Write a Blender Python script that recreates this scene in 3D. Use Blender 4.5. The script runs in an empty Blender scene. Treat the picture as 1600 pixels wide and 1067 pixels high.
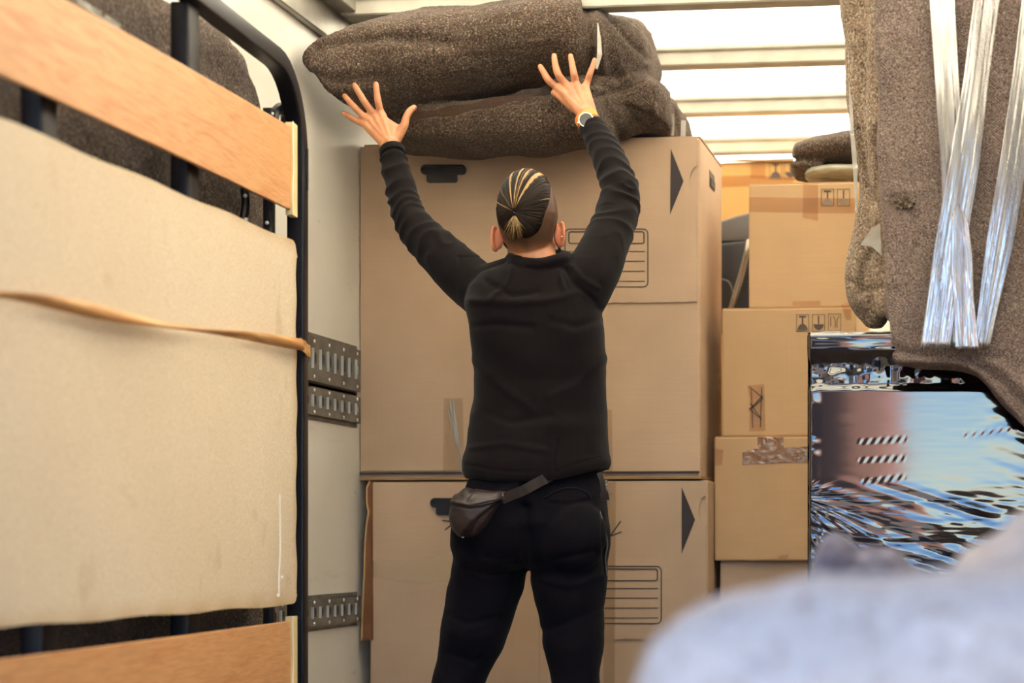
import bpy, bmesh, math, random
import numpy as np
from mathutils import Vector, Matrix, noise
random.seed(7); np.random.seed(7)
PI = math.pi
scn = bpy.context.scene
C = scn.collection

# ------------------------------------------------------------------ camera
F = 3200.0; PX = 1157.0; HZ = 845.0; H = 0.90
T = math.atan(401 / 3200)
cam_d = bpy.data.cameras.new('camera'); cam = bpy.data.objects.new('camera', cam_d); C.objects.link(cam)
cam.location = (0, 0, H); cam.rotation_euler = (PI / 2, 0, T)
cam_d.sensor_width = 36; cam_d.lens = 36 * F / 1600
cam_d.shift_x = -(PX - 800) / 1600; cam_d.shift_y = (HZ - 533.5) / 1600
cam_d.clip_start = 0.05
cam_d.dof.use_dof = True; cam_d.dof.focus_distance = 5.25; cam_d.dof.aperture_fstop = 2.5
scn.camera = cam

# ------------------------------------------------------------------ light
w = bpy.data.worlds.new('sky'); scn.world = w; w.use_nodes = True
nt = w.node_tree; nt.nodes.clear()
sky = nt.nodes.new('ShaderNodeTexSky'); sky.sky_type = 'NISHITA'
sky.sun_disc = False; sky.sun_elevation = math.radians(42); sky.sun_rotation = math.radians(60)
sky.air_density = 1.0; sky.dust_density = 0.1; sky.ozone_density = 3.5
bg = nt.nodes.new('ShaderNodeBackground'); bg.inputs[1].default_value = 0.21
ow = nt.nodes.new('ShaderNodeOutputWorld')
tint = nt.nodes.new('ShaderNodeMix'); tint.data_type = 'RGBA'; tint.blend_type = 'MULTIPLY'; tint.inputs[0].default_value = 1; tint.inputs[7].default_value = (.86, .95, 1.10, 1)
nt.links.new(sky.outputs[0], tint.inputs[6]); nt.links.new(tint.outputs[2], bg.inputs[0]); nt.links.new(bg.outputs[0], ow.inputs[0])
sd = bpy.data.lights.new('sun', 'SUN'); sd.energy = 15.0; sd.angle = math.radians(1.2); sd.color = (1, .93, .82)
so = bpy.data.objects.new('sun', sd); C.objects.link(so); so.location = (3, 4, 8)
so.rotation_euler = Vector((-.55, -.30, -1.0)).to_track_quat('-Z', 'Y').to_euler()   # sun stands in front and to the right, above the roof
scn.view_settings.view_transform = 'Standard'; scn.view_settings.look = 'None'
scn.view_settings.gamma = 1; scn.view_settings.use_curve_mapping = False
scn.view_settings.exposure = 1.75

# ------------------------------------------------------------------ picture measurements -> world
def P(px, py, Y):
    a = (px - PX) / F; b = (HZ - py) / F
    d = Vector((-math.sin(T) + a * math.cos(T), math.cos(T) + a * math.sin(T), b))
    s = Y / d.y
    return Vector((d.x * s, Y, H + b * s))
def SC(px, Y):      # pixels per metre
    a = (px - PX) / F
    return F * (math.cos(T) + a * math.sin(T)) / Y
def V(*a): return Vector(a)

# ------------------------------------------------------------------ materials
def srgb(h):
    if isinstance(h, str):
        h = h.lstrip('#'); c = [int(h[i:i + 2], 16) / 255 for i in (0, 2, 4)]
    else: c = [x / 255 for x in h]
    return tuple((x / 12.92 if x <= .04045 else ((x + .055) / 1.055) ** 2.4) for x in c) + (1,)
class NT:
    def __init__(s, name):
        s.m = bpy.data.materials.new(name); s.m.use_nodes = True; s.t = s.m.node_tree
        s.b = s.t.nodes['Principled BSDF']; s.o = s.t.nodes['Material Output']
        s.tc = s.t.nodes.new('ShaderNodeTexCoord')
    def n(s, k, **kw):
        x = s.t.nodes.new(k)
        for a, v in kw.items(): setattr(x, a, v)
        return x
    def l(s, a, b): s.t.links.new(a, b)
    def noise(s, scale, detail=3, vec=(1, 1, 1), rough=.5, dist=0, rot=(0, 0, 0)):
        mp = s.n('ShaderNodeMapping'); mp.inputs['Scale'].default_value = vec; mp.inputs['Rotation'].default_value = rot
        s.l(s.tc.outputs['Object'], mp.inputs['Vector'])
        x = s.n('ShaderNodeTexNoise'); x.inputs['Scale'].default_value = scale; x.inputs['Detail'].default_value = detail
        x.inputs['Roughness'].default_value = rough; x.inputs['Distortion'].default_value = dist
        s.l(mp.outputs[0], x.inputs['Vector']); return x.outputs['Fac']
    def ramp(s, fac, stops, interp='LINEAR'):
        r = s.n('ShaderNodeValToRGB'); r.color_ramp.interpolation = interp
        e = r.color_ramp.elements
        while len(e) < len(stops): e.new(.5)
        for q, (p, c) in zip(e, stops):
            q.position = p; q.color = c if len(c) == 4 else tuple(c) + (1,)
        s.l(fac, r.inputs[0]); return r.outputs[0]
    def mix(s, fac, a, b, mode='MIX'):
        x = s.n('ShaderNodeMix', data_type='RGBA', blend_type=mode)
        for i, v in ((0, fac), (6, a), (7, b)):
            if hasattr(v, 'is_output') or hasattr(v, 'links'): s.l(v, x.inputs[i])
            else: x.inputs[i].default_value = v
        return x.outputs[2]
    def bump(s, h, strength=.3, dist=.002, prev=None):
        x = s.n('ShaderNodeBump'); x.inputs['Strength'].default_value = strength; x.inputs['Distance'].default_value = dist
        s.l(h, x.inputs['Height'])
        if prev is not None: s.l(prev, x.inputs['Normal'])
        return x.outputs[0]
    def base(s, c):
        if isinstance(c, tuple): s.b.inputs['Base Color'].default_value = c
        else: s.l(c, s.b.inputs['Base Color'])
    def set(s, **kw):
        for k, v in kw.items(): s.b.inputs[k.replace('_', ' ')].default_value = v
        return s
    def normal(s, x): s.l(x, s.b.inputs['Normal'])
def g(v): return (v, v, v, 1)

def plain(name, col, rough=.6, metal=0, bump=None, var=.12, **kw):
    s = NT(name); c = srgb(col)
    n1 = s.noise(14, 4)
    s.base(s.mix(s.ramp(n1, [(.3, g(0)), (.7, g(1))]), tuple(x * (1 - var) for x in c[:3]) + (1,), tuple(min(1, x * (1 + var)) for x in c[:3]) + (1,)))
    s.set(Roughness=rough, Metallic=metal, **kw)
    if bump: s.normal(s.bump(s.noise(bump[0], 3), bump[1], bump[2]))
    return s.m
def wool(name, dark, mid, light, scale=230, twill=False, fleck=.66):
    s = NT(name)
    n1 = s.noise(scale, 2.5, rough=.7); n2 = s.noise(scale * .33, 2); n3 = s.noise(5, 3); n4 = s.noise(scale * .8, 1, dist=.4)
    c = s.ramp(n1, [(.34, srgb(dark)), (.52, srgb(mid)), (fleck, srgb(light)), (.80, srgb('#d8cbb4'))])
    c = s.mix(s.ramp(n2, [(.35, g(0)), (.7, g(.6))]), c, srgb(mid))
    c = s.mix(s.ramp(n3, [(.3, g(0)), (.75, g(.35))]), c, srgb(dark))
    red = s.ramp(n4, [(.68, g(0)), (.72, g(.45))])
    c = s.mix(red, c, srgb('#8a4a30'))
    s.base(c); s.set(Roughness=1.0)
    s.b.inputs['Specular IOR Level'].default_value = .1; s.b.inputs['Sheen Weight'].default_value = .08; s.b.inputs['Sheen Roughness'].default_value = .6
    nb = s.bump(n2, .6, .005)
    nb = s.bump(n1, .8, .0025, nb)
    if twill:
        wv = s.n('ShaderNodeTexWave'); wv.wave_type = 'BANDS'; wv.bands_direction = 'DIAGONAL'
        wv.inputs['Scale'].default_value = 95; wv.inputs['Distortion'].default_value = 1.5; wv.inputs['Detail Scale'].default_value = 3
        s.l(s.tc.outputs['Object'], wv.inputs['Vector']); nb = s.bump(wv.outputs['Fac'], .5, .0015, nb)
    s.normal(nb); return s.m
def cardboard(name, col, warm=None):
    s = NT(name); c = srgb(col)
    dk = tuple(x * .86 for x in c[:3]) + (1,); lt = tuple(min(1, x * 1.10) for x in c[:3]) + (1,)
    n1 = s.noise(3.0, 4); c1 = s.mix(s.ramp(n1, [(.3, g(0)), (.72, g(1))]), dk, lt)
    n2 = s.noise(60, 3, vec=(.12, .12, 3.2)); c1 = s.mix(s.ramp(n2, [(.35, g(.0)), (.65, g(.22))]), c1, dk)
    n3 = s.noise(500, 2); c1 = s.mix(s.ramp(n3, [(.4, g(0)), (.7, g(.2))]), c1, dk)
    n4 = s.noise(80, 2, vec=(3, 3, .03)); c1 = s.mix(s.ramp(n4, [(.55, g(0)), (.75, g(.14))]), c1, lt)
    s.base(c1); s.set(Roughness=.72)
    s.b.inputs['Specular IOR Level'].default_value = .35
    s.normal(s.bump(s.noise(4, 3), .25, .012, s.bump(n2, .15, .0008)))
    return s.m
def wood(name, a, b):
    s = NT(name)
    n1 = s.noise(22, 6, vec=(1.6, .16, 1.6), rough=.62, dist=.9)
    n2 = s.noise(230, 3, vec=(1, .03, 1)); n3 = s.noise(2.2, 3, vec=(1, .4, 2))
    c = s.ramp(n1, [(.3, srgb(a)), (.5, srgb(b)), (.7, srgb(a))])
    c = s.mix(s.ramp(n2, [(.4, g(0)), (.7, g(.5))]), c, tuple(x * .66 for x in srgb(a)[:3]) + (1,))
    c = s.mix(s.ramp(n3, [(.35, g(0)), (.7, g(.35))]), c, srgb(b))
    s.base(c); s.set(Roughness=.42); s.normal(s.bump(n2, .1, .0004)); return s.m
def clearfilm(name, tint=(1, 1, 1, 1), amt=.35, rough=.12, bscale=60, bvec=(1, 1, .08), bst=.8, haze=0.0, hazecol='#cfc4b0', bd=.004, fm=1.0):
    s = NT(name); s.t.nodes.remove(s.b)
    tr = s.n('ShaderNodeBsdfTransparent'); tr.inputs[0].default_value = tint
    gl = s.n('ShaderNodeBsdfGlossy'); gl.inputs['Roughness'].default_value = rough
    n1 = s.noise(bscale, 4, vec=bvec); nb = s.bump(n1, bst, bd); s.l(nb, gl.inputs['Normal'])
    fr = s.n('ShaderNodeFresnel'); fr.inputs[0].default_value = 1.55; s.l(nb, fr.inputs['Normal'])
    mt = s.n('ShaderNodeMath', operation='MULTIPLY_ADD'); s.l(fr.outputs[0], mt.inputs[0]); mt.inputs[1].default_value = fm
    s.l(s.ramp(s.noise(bscale * .5, 3, vec=bvec), [(.38, g(amt * .25)), (.62, g(amt))]), mt.inputs[2])
    m1 = s.n('ShaderNodeMixShader'); s.l(mt.outputs[0], m1.inputs[0]); s.l(tr.outputs[0], m1.inputs[1]); s.l(gl.outputs[0], m1.inputs[2])
    out = m1.outputs[0]
    if haze:
        df = s.n('ShaderNodeBsdfDiffuse'); df.inputs[0].default_value = srgb(hazecol)
        m2 = s.n('ShaderNodeMixShader'); m2.inputs[0].default_value = haze; s.l(out, m2.inputs[1]); s.l(df.outputs[0], m2.inputs[2]); out = m2.outputs[0]
    s.l(out, s.o.inputs[0]); return s.m
def glossy_wrap(name, col='#0a0709', bst=.0):
    s = NT(name); s.base(srgb(col)); s.set(Roughness=.06)
    s.b.inputs['Specular IOR Level'].default_value = .5; s.b.inputs['IOR'].default_value = 1.75
    s.b.inputs['Coat Weight'].default_value = 1.0; s.b.inputs['Coat Roughness'].default_value = .05; s.b.inputs['Coat IOR'].default_value = 1.6
    s.normal(s.bump(s.noise(70, 4, vec=(.12, 1, 1.6)), bst, .002))
    return s.m
def fabric(name, col, scale=900, rough=.95, var=.25, sheen=.3, bst=.35):
    s = NT(name); c = srgb(col)
    n1 = s.noise(scale, 2); n2 = s.noise(9, 4)
    a = s.mix(s.ramp(n2, [(.3, g(0)), (.7, g(1))]), tuple(x * (1 - var) for x in c[:3]) + (1,), tuple(x * (1 + var) for x in c[:3]) + (1,))
    s.base(s.mix(s.ramp(n1, [(.35, g(0)), (.7, g(.4))]), a, tuple(x * 1.7 for x in c[:3]) + (1,)))
    s.set(Roughness=rough); s.b.inputs['Sheen Weight'].default_value = sheen; s.b.inputs['Specular IOR Level'].default_value = .08
    s.normal(s.bump(n1, bst, .0008)); return s.m

M = {}
M['wool_dark'] = wool('wool_dark', '#231b17', '#4f4137', '#8b7d6a', 205)
M['wool_slab'] = wool('wool_slab', '#382d2a', '#7d6d64', '#a99b8f', 235, True, .68)
M['wool_warm'] = wool('wool_warm', '#4a3a30', '#8f7d69', '#c4b49d', 160)
M['wool_bed'] = wool('wool_bed', '#2a211f', '#62534a', '#a19380', 160)
M['wool_pale'] = wool('wool_pale', '#b5a396', '#d8c6b8', '#e6d8ca', 60)
M['wool_knob'] = wool('wool_knob', '#4c4650', '#7d7682', '#9a949d', 40)
M['card_a'] = cardboard('cardboard_a', '#c2a487')
M['card_b'] = cardboard('cardboard_b', '#c8a377')
M['card_c'] = cardboard('cardboard_c', '#cfa060')
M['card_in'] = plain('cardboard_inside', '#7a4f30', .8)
M['card_edge'] = plain('cardboard_edge', '#a07c55', .9, bump=(600, .5, .001))
M['ink'] = plain('printing_ink', '#33292a', .7)
M['ink_soft'] = plain('printing_ink_soft', '#5a4a42', .75)
M['ink_grey'] = plain('printing_ink_grey', '#8f7a68', .75)
M['handle'] = plain('handle_plastic', '#15131a', .35)
M['steel_dark'] = plain('painted_black_steel', '#17161c', .38, .3)
M['steel_side'] = plain('painted_steel_side', '#2b2a2c', .35, .5)
M['zinc'] = plain('zinc_steel', '#7b7974', .42, .6, bump=(120, .3, .001), var=.35)
M['zinc_bright'] = plain('zinc_edge', '#dfe1de', .3, .35)  # pale zinc; on the slot edges it paints their lit look
M['alu'] = plain('aluminium', '#a9a59c', .38, .7)
M['alu_white'] = plain('white_bow', '#b4ae9f', .5)
M['wood'] = wood('beech_laminate', '#cb8a58', '#e0a873')
M['cream'] = plain('cream_plastic', '#e6cf96', .45, var=.04)
M['black'] = plain('black_plastic', '#141217', .4)
M['grey_shell'] = plain('grey_shell', '#57524f', .5)
M['chrome'] = plain('chrome', '#85786b', .15, 1)
M['fleece'] = fabric('black_fleece', '#130f10', sheen=.06, bst=.2)
M['trouser'] = fabric('black_trouser', '#0d0b10', 1200, .85, .15, .03, .2)
M['leather'] = plain('dark_leather', '#2f2321', .48, bump=(160, .5, .002), var=.3)
M['webbing'] = fabric('webbing', '#272121', 700, .7)
M['orange'] = plain('orange_strap', '#f08a2a', .5, var=.05)
M['watch_face'] = plain('watch_face', '#3a3a33', .15)
M['mask'] = plain('mask_cloth', '#151318', .85)
M['hair_dark'] = plain('hair_dark', '#20140c', .55, var=.5, Specular_IOR_Level=.25)
M['hair_blond'] = plain('hair_blond', '#a98753', .4, var=.3)
M['hair_band'] = plain('hair_band', '#0d0b0c', .18)
M['eye'] = plain('eye_white', '#e8e4dc', .2)
M['shoe'] = plain('shoe_leather', '#1a181a', .5)
M['sole'] = plain('rubber_sole', '#2c2a2a', .8)
M['stone'] = plain('stud', '#f2f2f2', .1, 1)
M['strap'] = None
M['tape_clear'] = clearfilm('clear_tape', (1, .97, .92, 1), .0, .25, 90, (1, 1, .12), .8, .05, '#d9c7a8', fm=.4)
M['tape_brown'] = clearfilm('brown_tape', (.985, .93, .87, 1), .0, .3, 90, (.2, 1, 1), .6, .02, '#c08a60', fm=.35)
M['tape_streak'] = clearfilm('stretched_tape', (.97, .97, .97, 1), .5, .16, 34, (2.2, 1, .06), .6, .08, '#cfc9c2', .003)
M['tape_dark'] = clearfilm('blanket_tape', (.7, .55, .45, 1), .0, .4, 50, (.2, 1, 2), .8, .2, '#4a372c', fm=.5)
M['film_pale'] = clearfilm('pale_film', (.9, .9, .86, 1), .35, .2, 45, (1, 1, 1), 1.0, .45, '#cdc5b5', .01, fm=.6)
M['wrap'] = glossy_wrap('black_stretch_film', bst=.0)

# ------------------------------------------------------------------ mesh building
class MB:
    def __init__(s): s.v = []; s.f = []; s.mi = []
    def add(s, vs, fs, mi=0):
        b = len(s.v); s.v += [tuple(v) for v in vs]; s.f += [tuple(b + i for i in f) for f in fs]; s.mi += [mi] * len(fs); return s
    def box(s, lo, hi, mi=0):
        x0, y0, z0 = lo; x1, y1, z1 = hi
        return s.add([(x0, y0, z0), (x1, y0, z0), (x1, y1, z0), (x0, y1, z0), (x0, y0, z1), (x1, y0, z1), (x1, y1, z1), (x0, y1, z1)],
                     [(0, 3, 2, 1), (4, 5, 6, 7), (0, 1, 5, 4), (1, 2, 6, 5), (2, 3, 7, 6), (3, 0, 4, 7)], mi)
    def obox(s, c, ax, hs, mi=0):
        c = Vector(c); vs = []
        for k in (-1, 1):
            for (i, j) in ((-1, -1), (1, -1), (1, 1), (-1, 1)):
                vs.append(c + ax[0] * hs[0] * i + ax[1] * hs[1] * j + ax[2] * hs[2] * k)
        return s.add(vs, [(0, 3, 2, 1), (4, 5, 6, 7), (0, 1, 5, 4), (1, 2, 6, 5), (2, 3, 7, 6), (3, 0, 4, 7)], mi)
    def loft(s, secs, n=24, mi=0, closed=False):
        vs = []; fs = []
        for (c, u, v, ru, rv, e) in secs:
            c = Vector(c)
            for k in range(n):
                a = 2 * PI * k / n; ca, sa = math.cos(a), math.sin(a)
                x = math.copysign(abs(ca) ** (2 / e), ca); y = math.copysign(abs(sa) ** (2 / e), sa)
                vs.append(c + u * (ru * x) + v * (rv * y))
        m = len(secs)
        for i in range(m - 1 + (1 if closed else 0)):
            i2 = (i + 1) % m
            for k in range(n):
                k2 = (k + 1) % n
                fs.append((i * n + k, i * n + k2, i2 * n + k2, i2 * n + k))
        if not closed:
            fs.append(tuple(range(n - 1, -1, -1))); fs.append(tuple((m - 1) * n + k for k in range(n)))
        return s.add(vs, fs, mi)
    def tube(s, pts, r, n=12, round_ends=True, closed=False, flat=1.0, up=None, e=2, mi=0, steps=0):
        pts = [Vector(p) for p in pts]
        rs = list(r) if hasattr(r, '__len__') else [r] * len(pts)
        if steps: pts, rs = smooth(pts, rs, steps, closed)
        m = len(pts); secs = []; pu = None
        for i in range(m):
            if closed: t = pts[(i + 1) % m] - pts[i - 1]
            else: t = pts[min(i + 1, m - 1)] - pts[max(i - 1, 0)]
            t.normalize()
            if up is not None: u = up - t * up.dot(t)
            elif pu is None:
                q = Vector((0, 0, 1)) if abs(t.z) < .8 else Vector((1, 0, 0)); u = q - t * q.dot(t)
            else: u = pu - t * pu.dot(t)
            u.normalize(); pu = u; v = t.cross(u)
            secs.append((pts[i], u, v, rs[i] * flat, rs[i], e, t))
        out = []
        if round_ends and not closed:
            c, u, v, a, b, e_, t = secs[0]
            for q in (.98, .85, .5): out.append((c - t * (b * q), u, v, a * math.sqrt(1 - q * q), b * math.sqrt(1 - q * q), e_))
        out += [x[:6] for x in secs]
        if round_ends and not closed:
            c, u, v, a, b, e_, t = secs[-1]
            for q in (.5, .85, .98): out.append((c + t * (b * q), u, v, a * math.sqrt(1 - q * q), b * math.sqrt(1 - q * q), e_))
        return s.loft(out, n, mi, closed)
    def ball(s, c, r, n=16, m=10, mi=0, ax=None):
        c = Vector(c); r = r if hasattr(r, '__len__') else (r, r, r)
        ax = ax or (V(1, 0, 0), V(0, 1, 0), V(0, 0, 1)); secs = []
        for i in range(1, m):
            a = PI * i / m; secs.append((c - ax[2] * (r[2] * math.cos(a)), ax[0], ax[1], r[0] * math.sin(a), r[1] * math.sin(a), 2))
        return s.loft(secs, n, mi)
    def prism(s, poly, depth, mi=0):       # poly: world points facing the viewer, depth: vector away
        n = len(poly); d = Vector(depth)
        vs = [Vector(p) for p in poly] + [Vector(p) + d for p in poly]
        fs = [tuple(range(n)), tuple(range(2 * n - 1, n - 1, -1))] + [(i, i + n, (i + 1) % n + n, (i + 1) % n) for i in range(n)]
        return s.add(vs, fs, mi)
    def ring(s, outer, inner, depth, mi=0):
        n = len(outer); d = Vector(depth)
        vs = list(map(Vector, outer)) + list(map(Vector, inner)); vs += [v + d for v in vs[:2 * n]]
        fs = []
        for i in range(n):
            j = (i + 1) % n
            fs += [(i, j, n + j, n + i), (2 * n + i, 3 * n + i, 3 * n + j, 2 * n + j), (i, 2 * n + i, 2 * n + j, j), (n + i, n + j, 3 * n + j, 3 * n + i)]
        return s.add(vs, fs, mi)
    def mesh(s, name='m', smooth_=False):
        me = bpy.data.meshes.new(name); me.from_pydata([tuple(v) for v in s.v], [], s.f)
        bm = bmesh.new(); bm.from_mesh(me); bmesh.ops.recalc_face_normals(bm, faces=bm.faces); bm.to_mesh(me); bm.free()
        if any(s.mi): me.polygons.foreach_set('material_index', s.mi)
        if smooth_: me.polygons.foreach_set('use_smooth', [True] * len(me.polygons))
        me.update(); return me

def smooth(pts, rs, k, closed=False):
    n = len(pts); P_, R_ = [], []
    for i in range(n if closed else n - 1):
        g_ = (lambda j: j % n) if closed else (lambda j: min(max(j, 0), n - 1))
        p = [pts[g_(i + q)] for q in (-1, 0, 1, 2)]; r = [rs[g_(i + q)] for q in (-1, 0, 1, 2)]
        for q in range(k):
            t = q / k
            f = lambda a, b, c, d: .5 * ((2 * b) + (c - a) * t + (2 * a - 5 * b + 4 * c - d) * t * t + (3 * b - a - 3 * c + d) * t ** 3)
            P_.append(f(*p)); R_.append(max(f(*r), 1e-4))
    if not closed: P_.append(pts[-1]); R_.append(rs[-1])
    return P_, R_

def tag(o, label, cat, group=None, kind=None):
    if label: o['label'] = label
    if cat: o['category'] = cat
    if group: o['group'] = group
    if kind: o['kind'] = kind
    return o
def origin_of(p):
    q = Vector((0, 0, 0))
    while p is not None: q += p.location; p = p.parent
    return q
def thing(name, label, cat, loc, group=None):
    o = bpy.data.objects.new(name, None); C.objects.link(o); o.location = loc; o.empty_display_size = .1
    return tag(o, label, cat, group)
def obj(name, mesh, mat, parent=None, label=None, smooth_=None, sharp=None):
    if isinstance(mesh, MB): mesh = mesh.mesh(name, bool(smooth_))
    elif smooth_: mesh.polygons.foreach_set('use_smooth', [True] * len(mesh.polygons))
    mesh.name = name
    o = bpy.data.objects.new(name, mesh); C.objects.link(o)
    co = np.empty(len(mesh.vertices) * 3, 'f'); mesh.vertices.foreach_get('co', co); co = co.reshape(-1, 3)
    if parent is None:
        lo, hi = co.min(0), co.max(0); org = Vector(((lo[0] + hi[0]) / 2, (lo[1] + hi[1]) / 2, lo[2])); o.location = org
    else: org = origin_of(parent); o.parent = parent
    co -= np.array(org, 'f'); mesh.vertices.foreach_set('co', co.ravel()); mesh.update()
    for m_ in (mat if isinstance(mat, (list, tuple)) else [mat]): mesh.materials.append(m_)
    if label: o['label'] = label
    if sharp is not None: mesh.set_sharp_from_angle(angle=math.radians(sharp))
    return o
def struct(name, mb, mat, parent=None, **kw):
    o = obj(name, mb, mat, parent, **kw)
    if parent is None: o['kind'] = 'structure'
    return o
def modded(me, *mods):
    o = bpy.data.objects.new('tmp', me); C.objects.link(o)
    for k, kw in mods:
        m = o.modifiers.new('m', k)
        for a, v in kw.items(): setattr(m, a, v)
    dg = bpy.context.evaluated_depsgraph_get(); dg.update()
    r = bpy.data.meshes.new_from_object(o.evaluated_get(dg), depsgraph=dg)
    bpy.data.objects.remove(o); return r
def remesh(mb, vox, it=6, fac=.5):
    return modded(mb.mesh() if isinstance(mb, MB) else mb, ('REMESH', dict(mode='VOXEL', voxel_size=vox)), ('SMOOTH', dict(factor=fac, iterations=it)))
def bevel(mb, wd, seg=2):
    return modded(mb.mesh() if isinstance(mb, MB) else mb, ('BEVEL', dict(width=wd, segments=seg, limit_method='ANGLE')))
def arrays(me):
    n = len(me.vertices); co = np.empty(n * 3, 'f'); me.vertices.foreach_get('co', co)
    no = np.empty(n * 3, 'f'); me.vertex_normals.foreach_get('vector', no)
    return co.reshape(-1, 3).astype('d'), no.reshape(-1, 3).astype('d')
def put(me, co): me.vertices.foreach_set('co', co.astype('f').ravel()); me.update()
# cheap smooth value noise on numpy arrays
_perm = np.random.RandomState(3).rand(4096)
def vnoise(p, sc=(1, 1, 1), seed=0):
    q = p * np.array(sc) + seed * 17.3 + 1000; i = np.floor(q).astype(int); f = q - i; f = f * f * (3 - 2 * f)
    def h(a, b, c): return _perm[(a * 73856093 ^ b * 19349663 ^ c * 83492791) & 4095]
    r = 0
    for dx in (0, 1):
        for dy in (0, 1):
            for dz in (0, 1):
                wgt = (f[:, 0] if dx else 1 - f[:, 0]) * (f[:, 1] if dy else 1 - f[:, 1]) * (f[:, 2] if dz else 1 - f[:, 2])
                r = r + wgt * h(i[:, 0] + dx, i[:, 1] + dy, i[:, 2] + dz)
    return r * 2 - 1
def px_of(co):          # world points -> picture px (for shaping folds measured in the photo)
    x = co[:, 0] * math.cos(T) + co[:, 1] * math.sin(T); z = -co[:, 0] * math.sin(T) + co[:, 1] * math.cos(T)
    return PX + F * x / z, HZ - F * (co[:, 2] - H) / z
def seg_dist(p, a, b):
    a = np.array(a, 'd'); b = np.array(b, 'd'); ab = b - a; t = np.clip(((p - a) @ ab) / (ab @ ab), 0, 1)
    return np.linalg.norm(p - (a + t[:, None] * ab), axis=1), t
def crease(px, py, pts, wd):       # gaussian ridge weight about a polyline given in px
    best = np.full(len(px), 1e9); q = np.stack([px, py], 1)
    for a, b in zip(pts[:-1], pts[1:]):
        d, _ = seg_dist(q, a, b); best = np.minimum(best, d)
    return np.exp(-(best / wd) ** 2)
def patch(px_poly, Y, th=.0008, lift=.0012):
    """thin flat piece lying on a front face at depth Y"""
    return MB().prism([P(x, y, Y - lift) for x, y in px_poly], (0, th, 0))
def rrect(x0, y0, x1, y1, r, k=4):
    pts = []
    for cx, cy, a0 in ((x1 - r, y1 - r, 0), (x0 + r, y1 - r, 90), (x0 + r, y0 + r, 180), (x1 - r, y0 + r, 270)):
        for i in range(k + 1):
            a = math.radians(a0 + 90 * i / k); pts.append((cx + r * math.cos(a), cy + r * math.sin(a)))
    return pts
def add_ring_px(mb, Y, x0, y0, x1, y1, r, wd, th=.0006, lift=.0012):
    o = [P(x, y, Y - lift) for x, y in rrect(x0, y0, x1, y1, r)]; i = [P(x, y, Y - lift) for x, y in rrect(x0 + wd, y0 + wd, x1 - wd, y1 - wd, max(r - wd, .5))]
    mb.ring(o, i, (0, th, 0))
def add_line_px(mb, Y, a, b, wd, th=.0006, lift=.0012):
    d = Vector((b[0] - a[0], b[1] - a[1])).normalized(); n = Vector((-d.y, d.x)) * wd / 2
    mb.prism([P(q[0], q[1], Y - lift) for q in ((a[0] + n.x, a[1] + n.y), (b[0] + n.x, b[1] + n.y), (b[0] - n.x, b[1] - n.y), (a[0] - n.x, a[1] - n.y))], (0, th, 0))

# ================================================================== SETTING: the truck body
XW = P(562, 700, 5.75).x          # left wall plane
ZC = 2.36
def wall_mat():
    s = NT('white_wall_panel')
    n1 = s.noise(2.5, 4); n2 = s.noise(30, 5, vec=(1, .3, 1)); n3 = s.noise(9, 5, vec=(1, .12, 1.3), rough=.7)
    c = s.mix(s.ramp(n1, [(.3, g(0)), (.7, g(1))]), srgb('#d8d3c6'), srgb('#e4dfd4'))
    c = s.mix(s.ramp(n3, [(.62, g(0)), (.75, g(.35))]), c, srgb('#a09c94'))
    c = s.mix(s.ramp(n2, [(.70, g(0)), (.78, g(.4))]), c, srgb('#8c8780'))
    s.base(c); s.set(Roughness=.33); s.normal(s.bump(n1, .15, .01)); return s.m
M['wall'] = wall_mat()
struct('wall_left', MB().box((XW - .04, .9, 0), (XW, 8.45, ZC + .1)), M['wall'])
XR = XW + 2.45
struct('wall_right', MB().box((XR, .9, 0), (XR + .04, 8.45, ZC + .1)), M['wall'])
struct('wall_back', MB().box((XW - .04, 8.45, 0), (XR + .04, 8.5, ZC + .1)), M['wall'])
def plywood():
    s = NT('phenolic_floor'); n = s.noise(300, 2); n1 = s.noise(3, 4)
    s.base(s.mix(s.ramp(n1, [(.3, g(0)), (.7, g(1))]), srgb('#4a3a30'), srgb('#5d4b3d'))); s.set(Roughness=.6); s.normal(s.bump(n, .5, .001)); return s.m
M['ply'] = plywood()
fl = struct('floor', MB().box((XW - .04, .9, -.16), (XR + .04, 8.5, 0)), M['ply'])
# translucent roof skin with bows
def roof_mat():
    s = NT('translucent_roof'); s.t.nodes.remove(s.b)
    n = s.noise(3, 4); c = s.mix(n, srgb('#f3eee0'), srgb('#fbf8ef'))
    tl = s.n('ShaderNodeBsdfTranslucent'); s.l(c, tl.inputs[0]); df = s.n('ShaderNodeBsdfDiffuse'); s.l(c, df.inputs[0])
    m = s.n('ShaderNodeMixShader'); m.inputs[0].default_value = .42; s.l(tl.outputs[0], m.inputs[1]); s.l(df.outputs[0], m.inputs[2])
    s.l(m.outputs[0], s.o.inputs[0]); return s.m
roof = struct('ceiling', MB().box((XW + .001, .9, ZC + .052), (XR - .001, 8.449, ZC + .055)), roof_mat())
for i in range(11):
    y = 1.25 + i * .705
    m = MB().box((XW + .03, y, ZC - .008), (XR - .03, y + .07, ZC + .05))
    m.box((XW + .03, y - .012, ZC + .034), (XR - .03, y + .085, ZC + .050))
    struct('roof_bow', bevel(m, .004, 1), M['alu_white'], roof)
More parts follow.
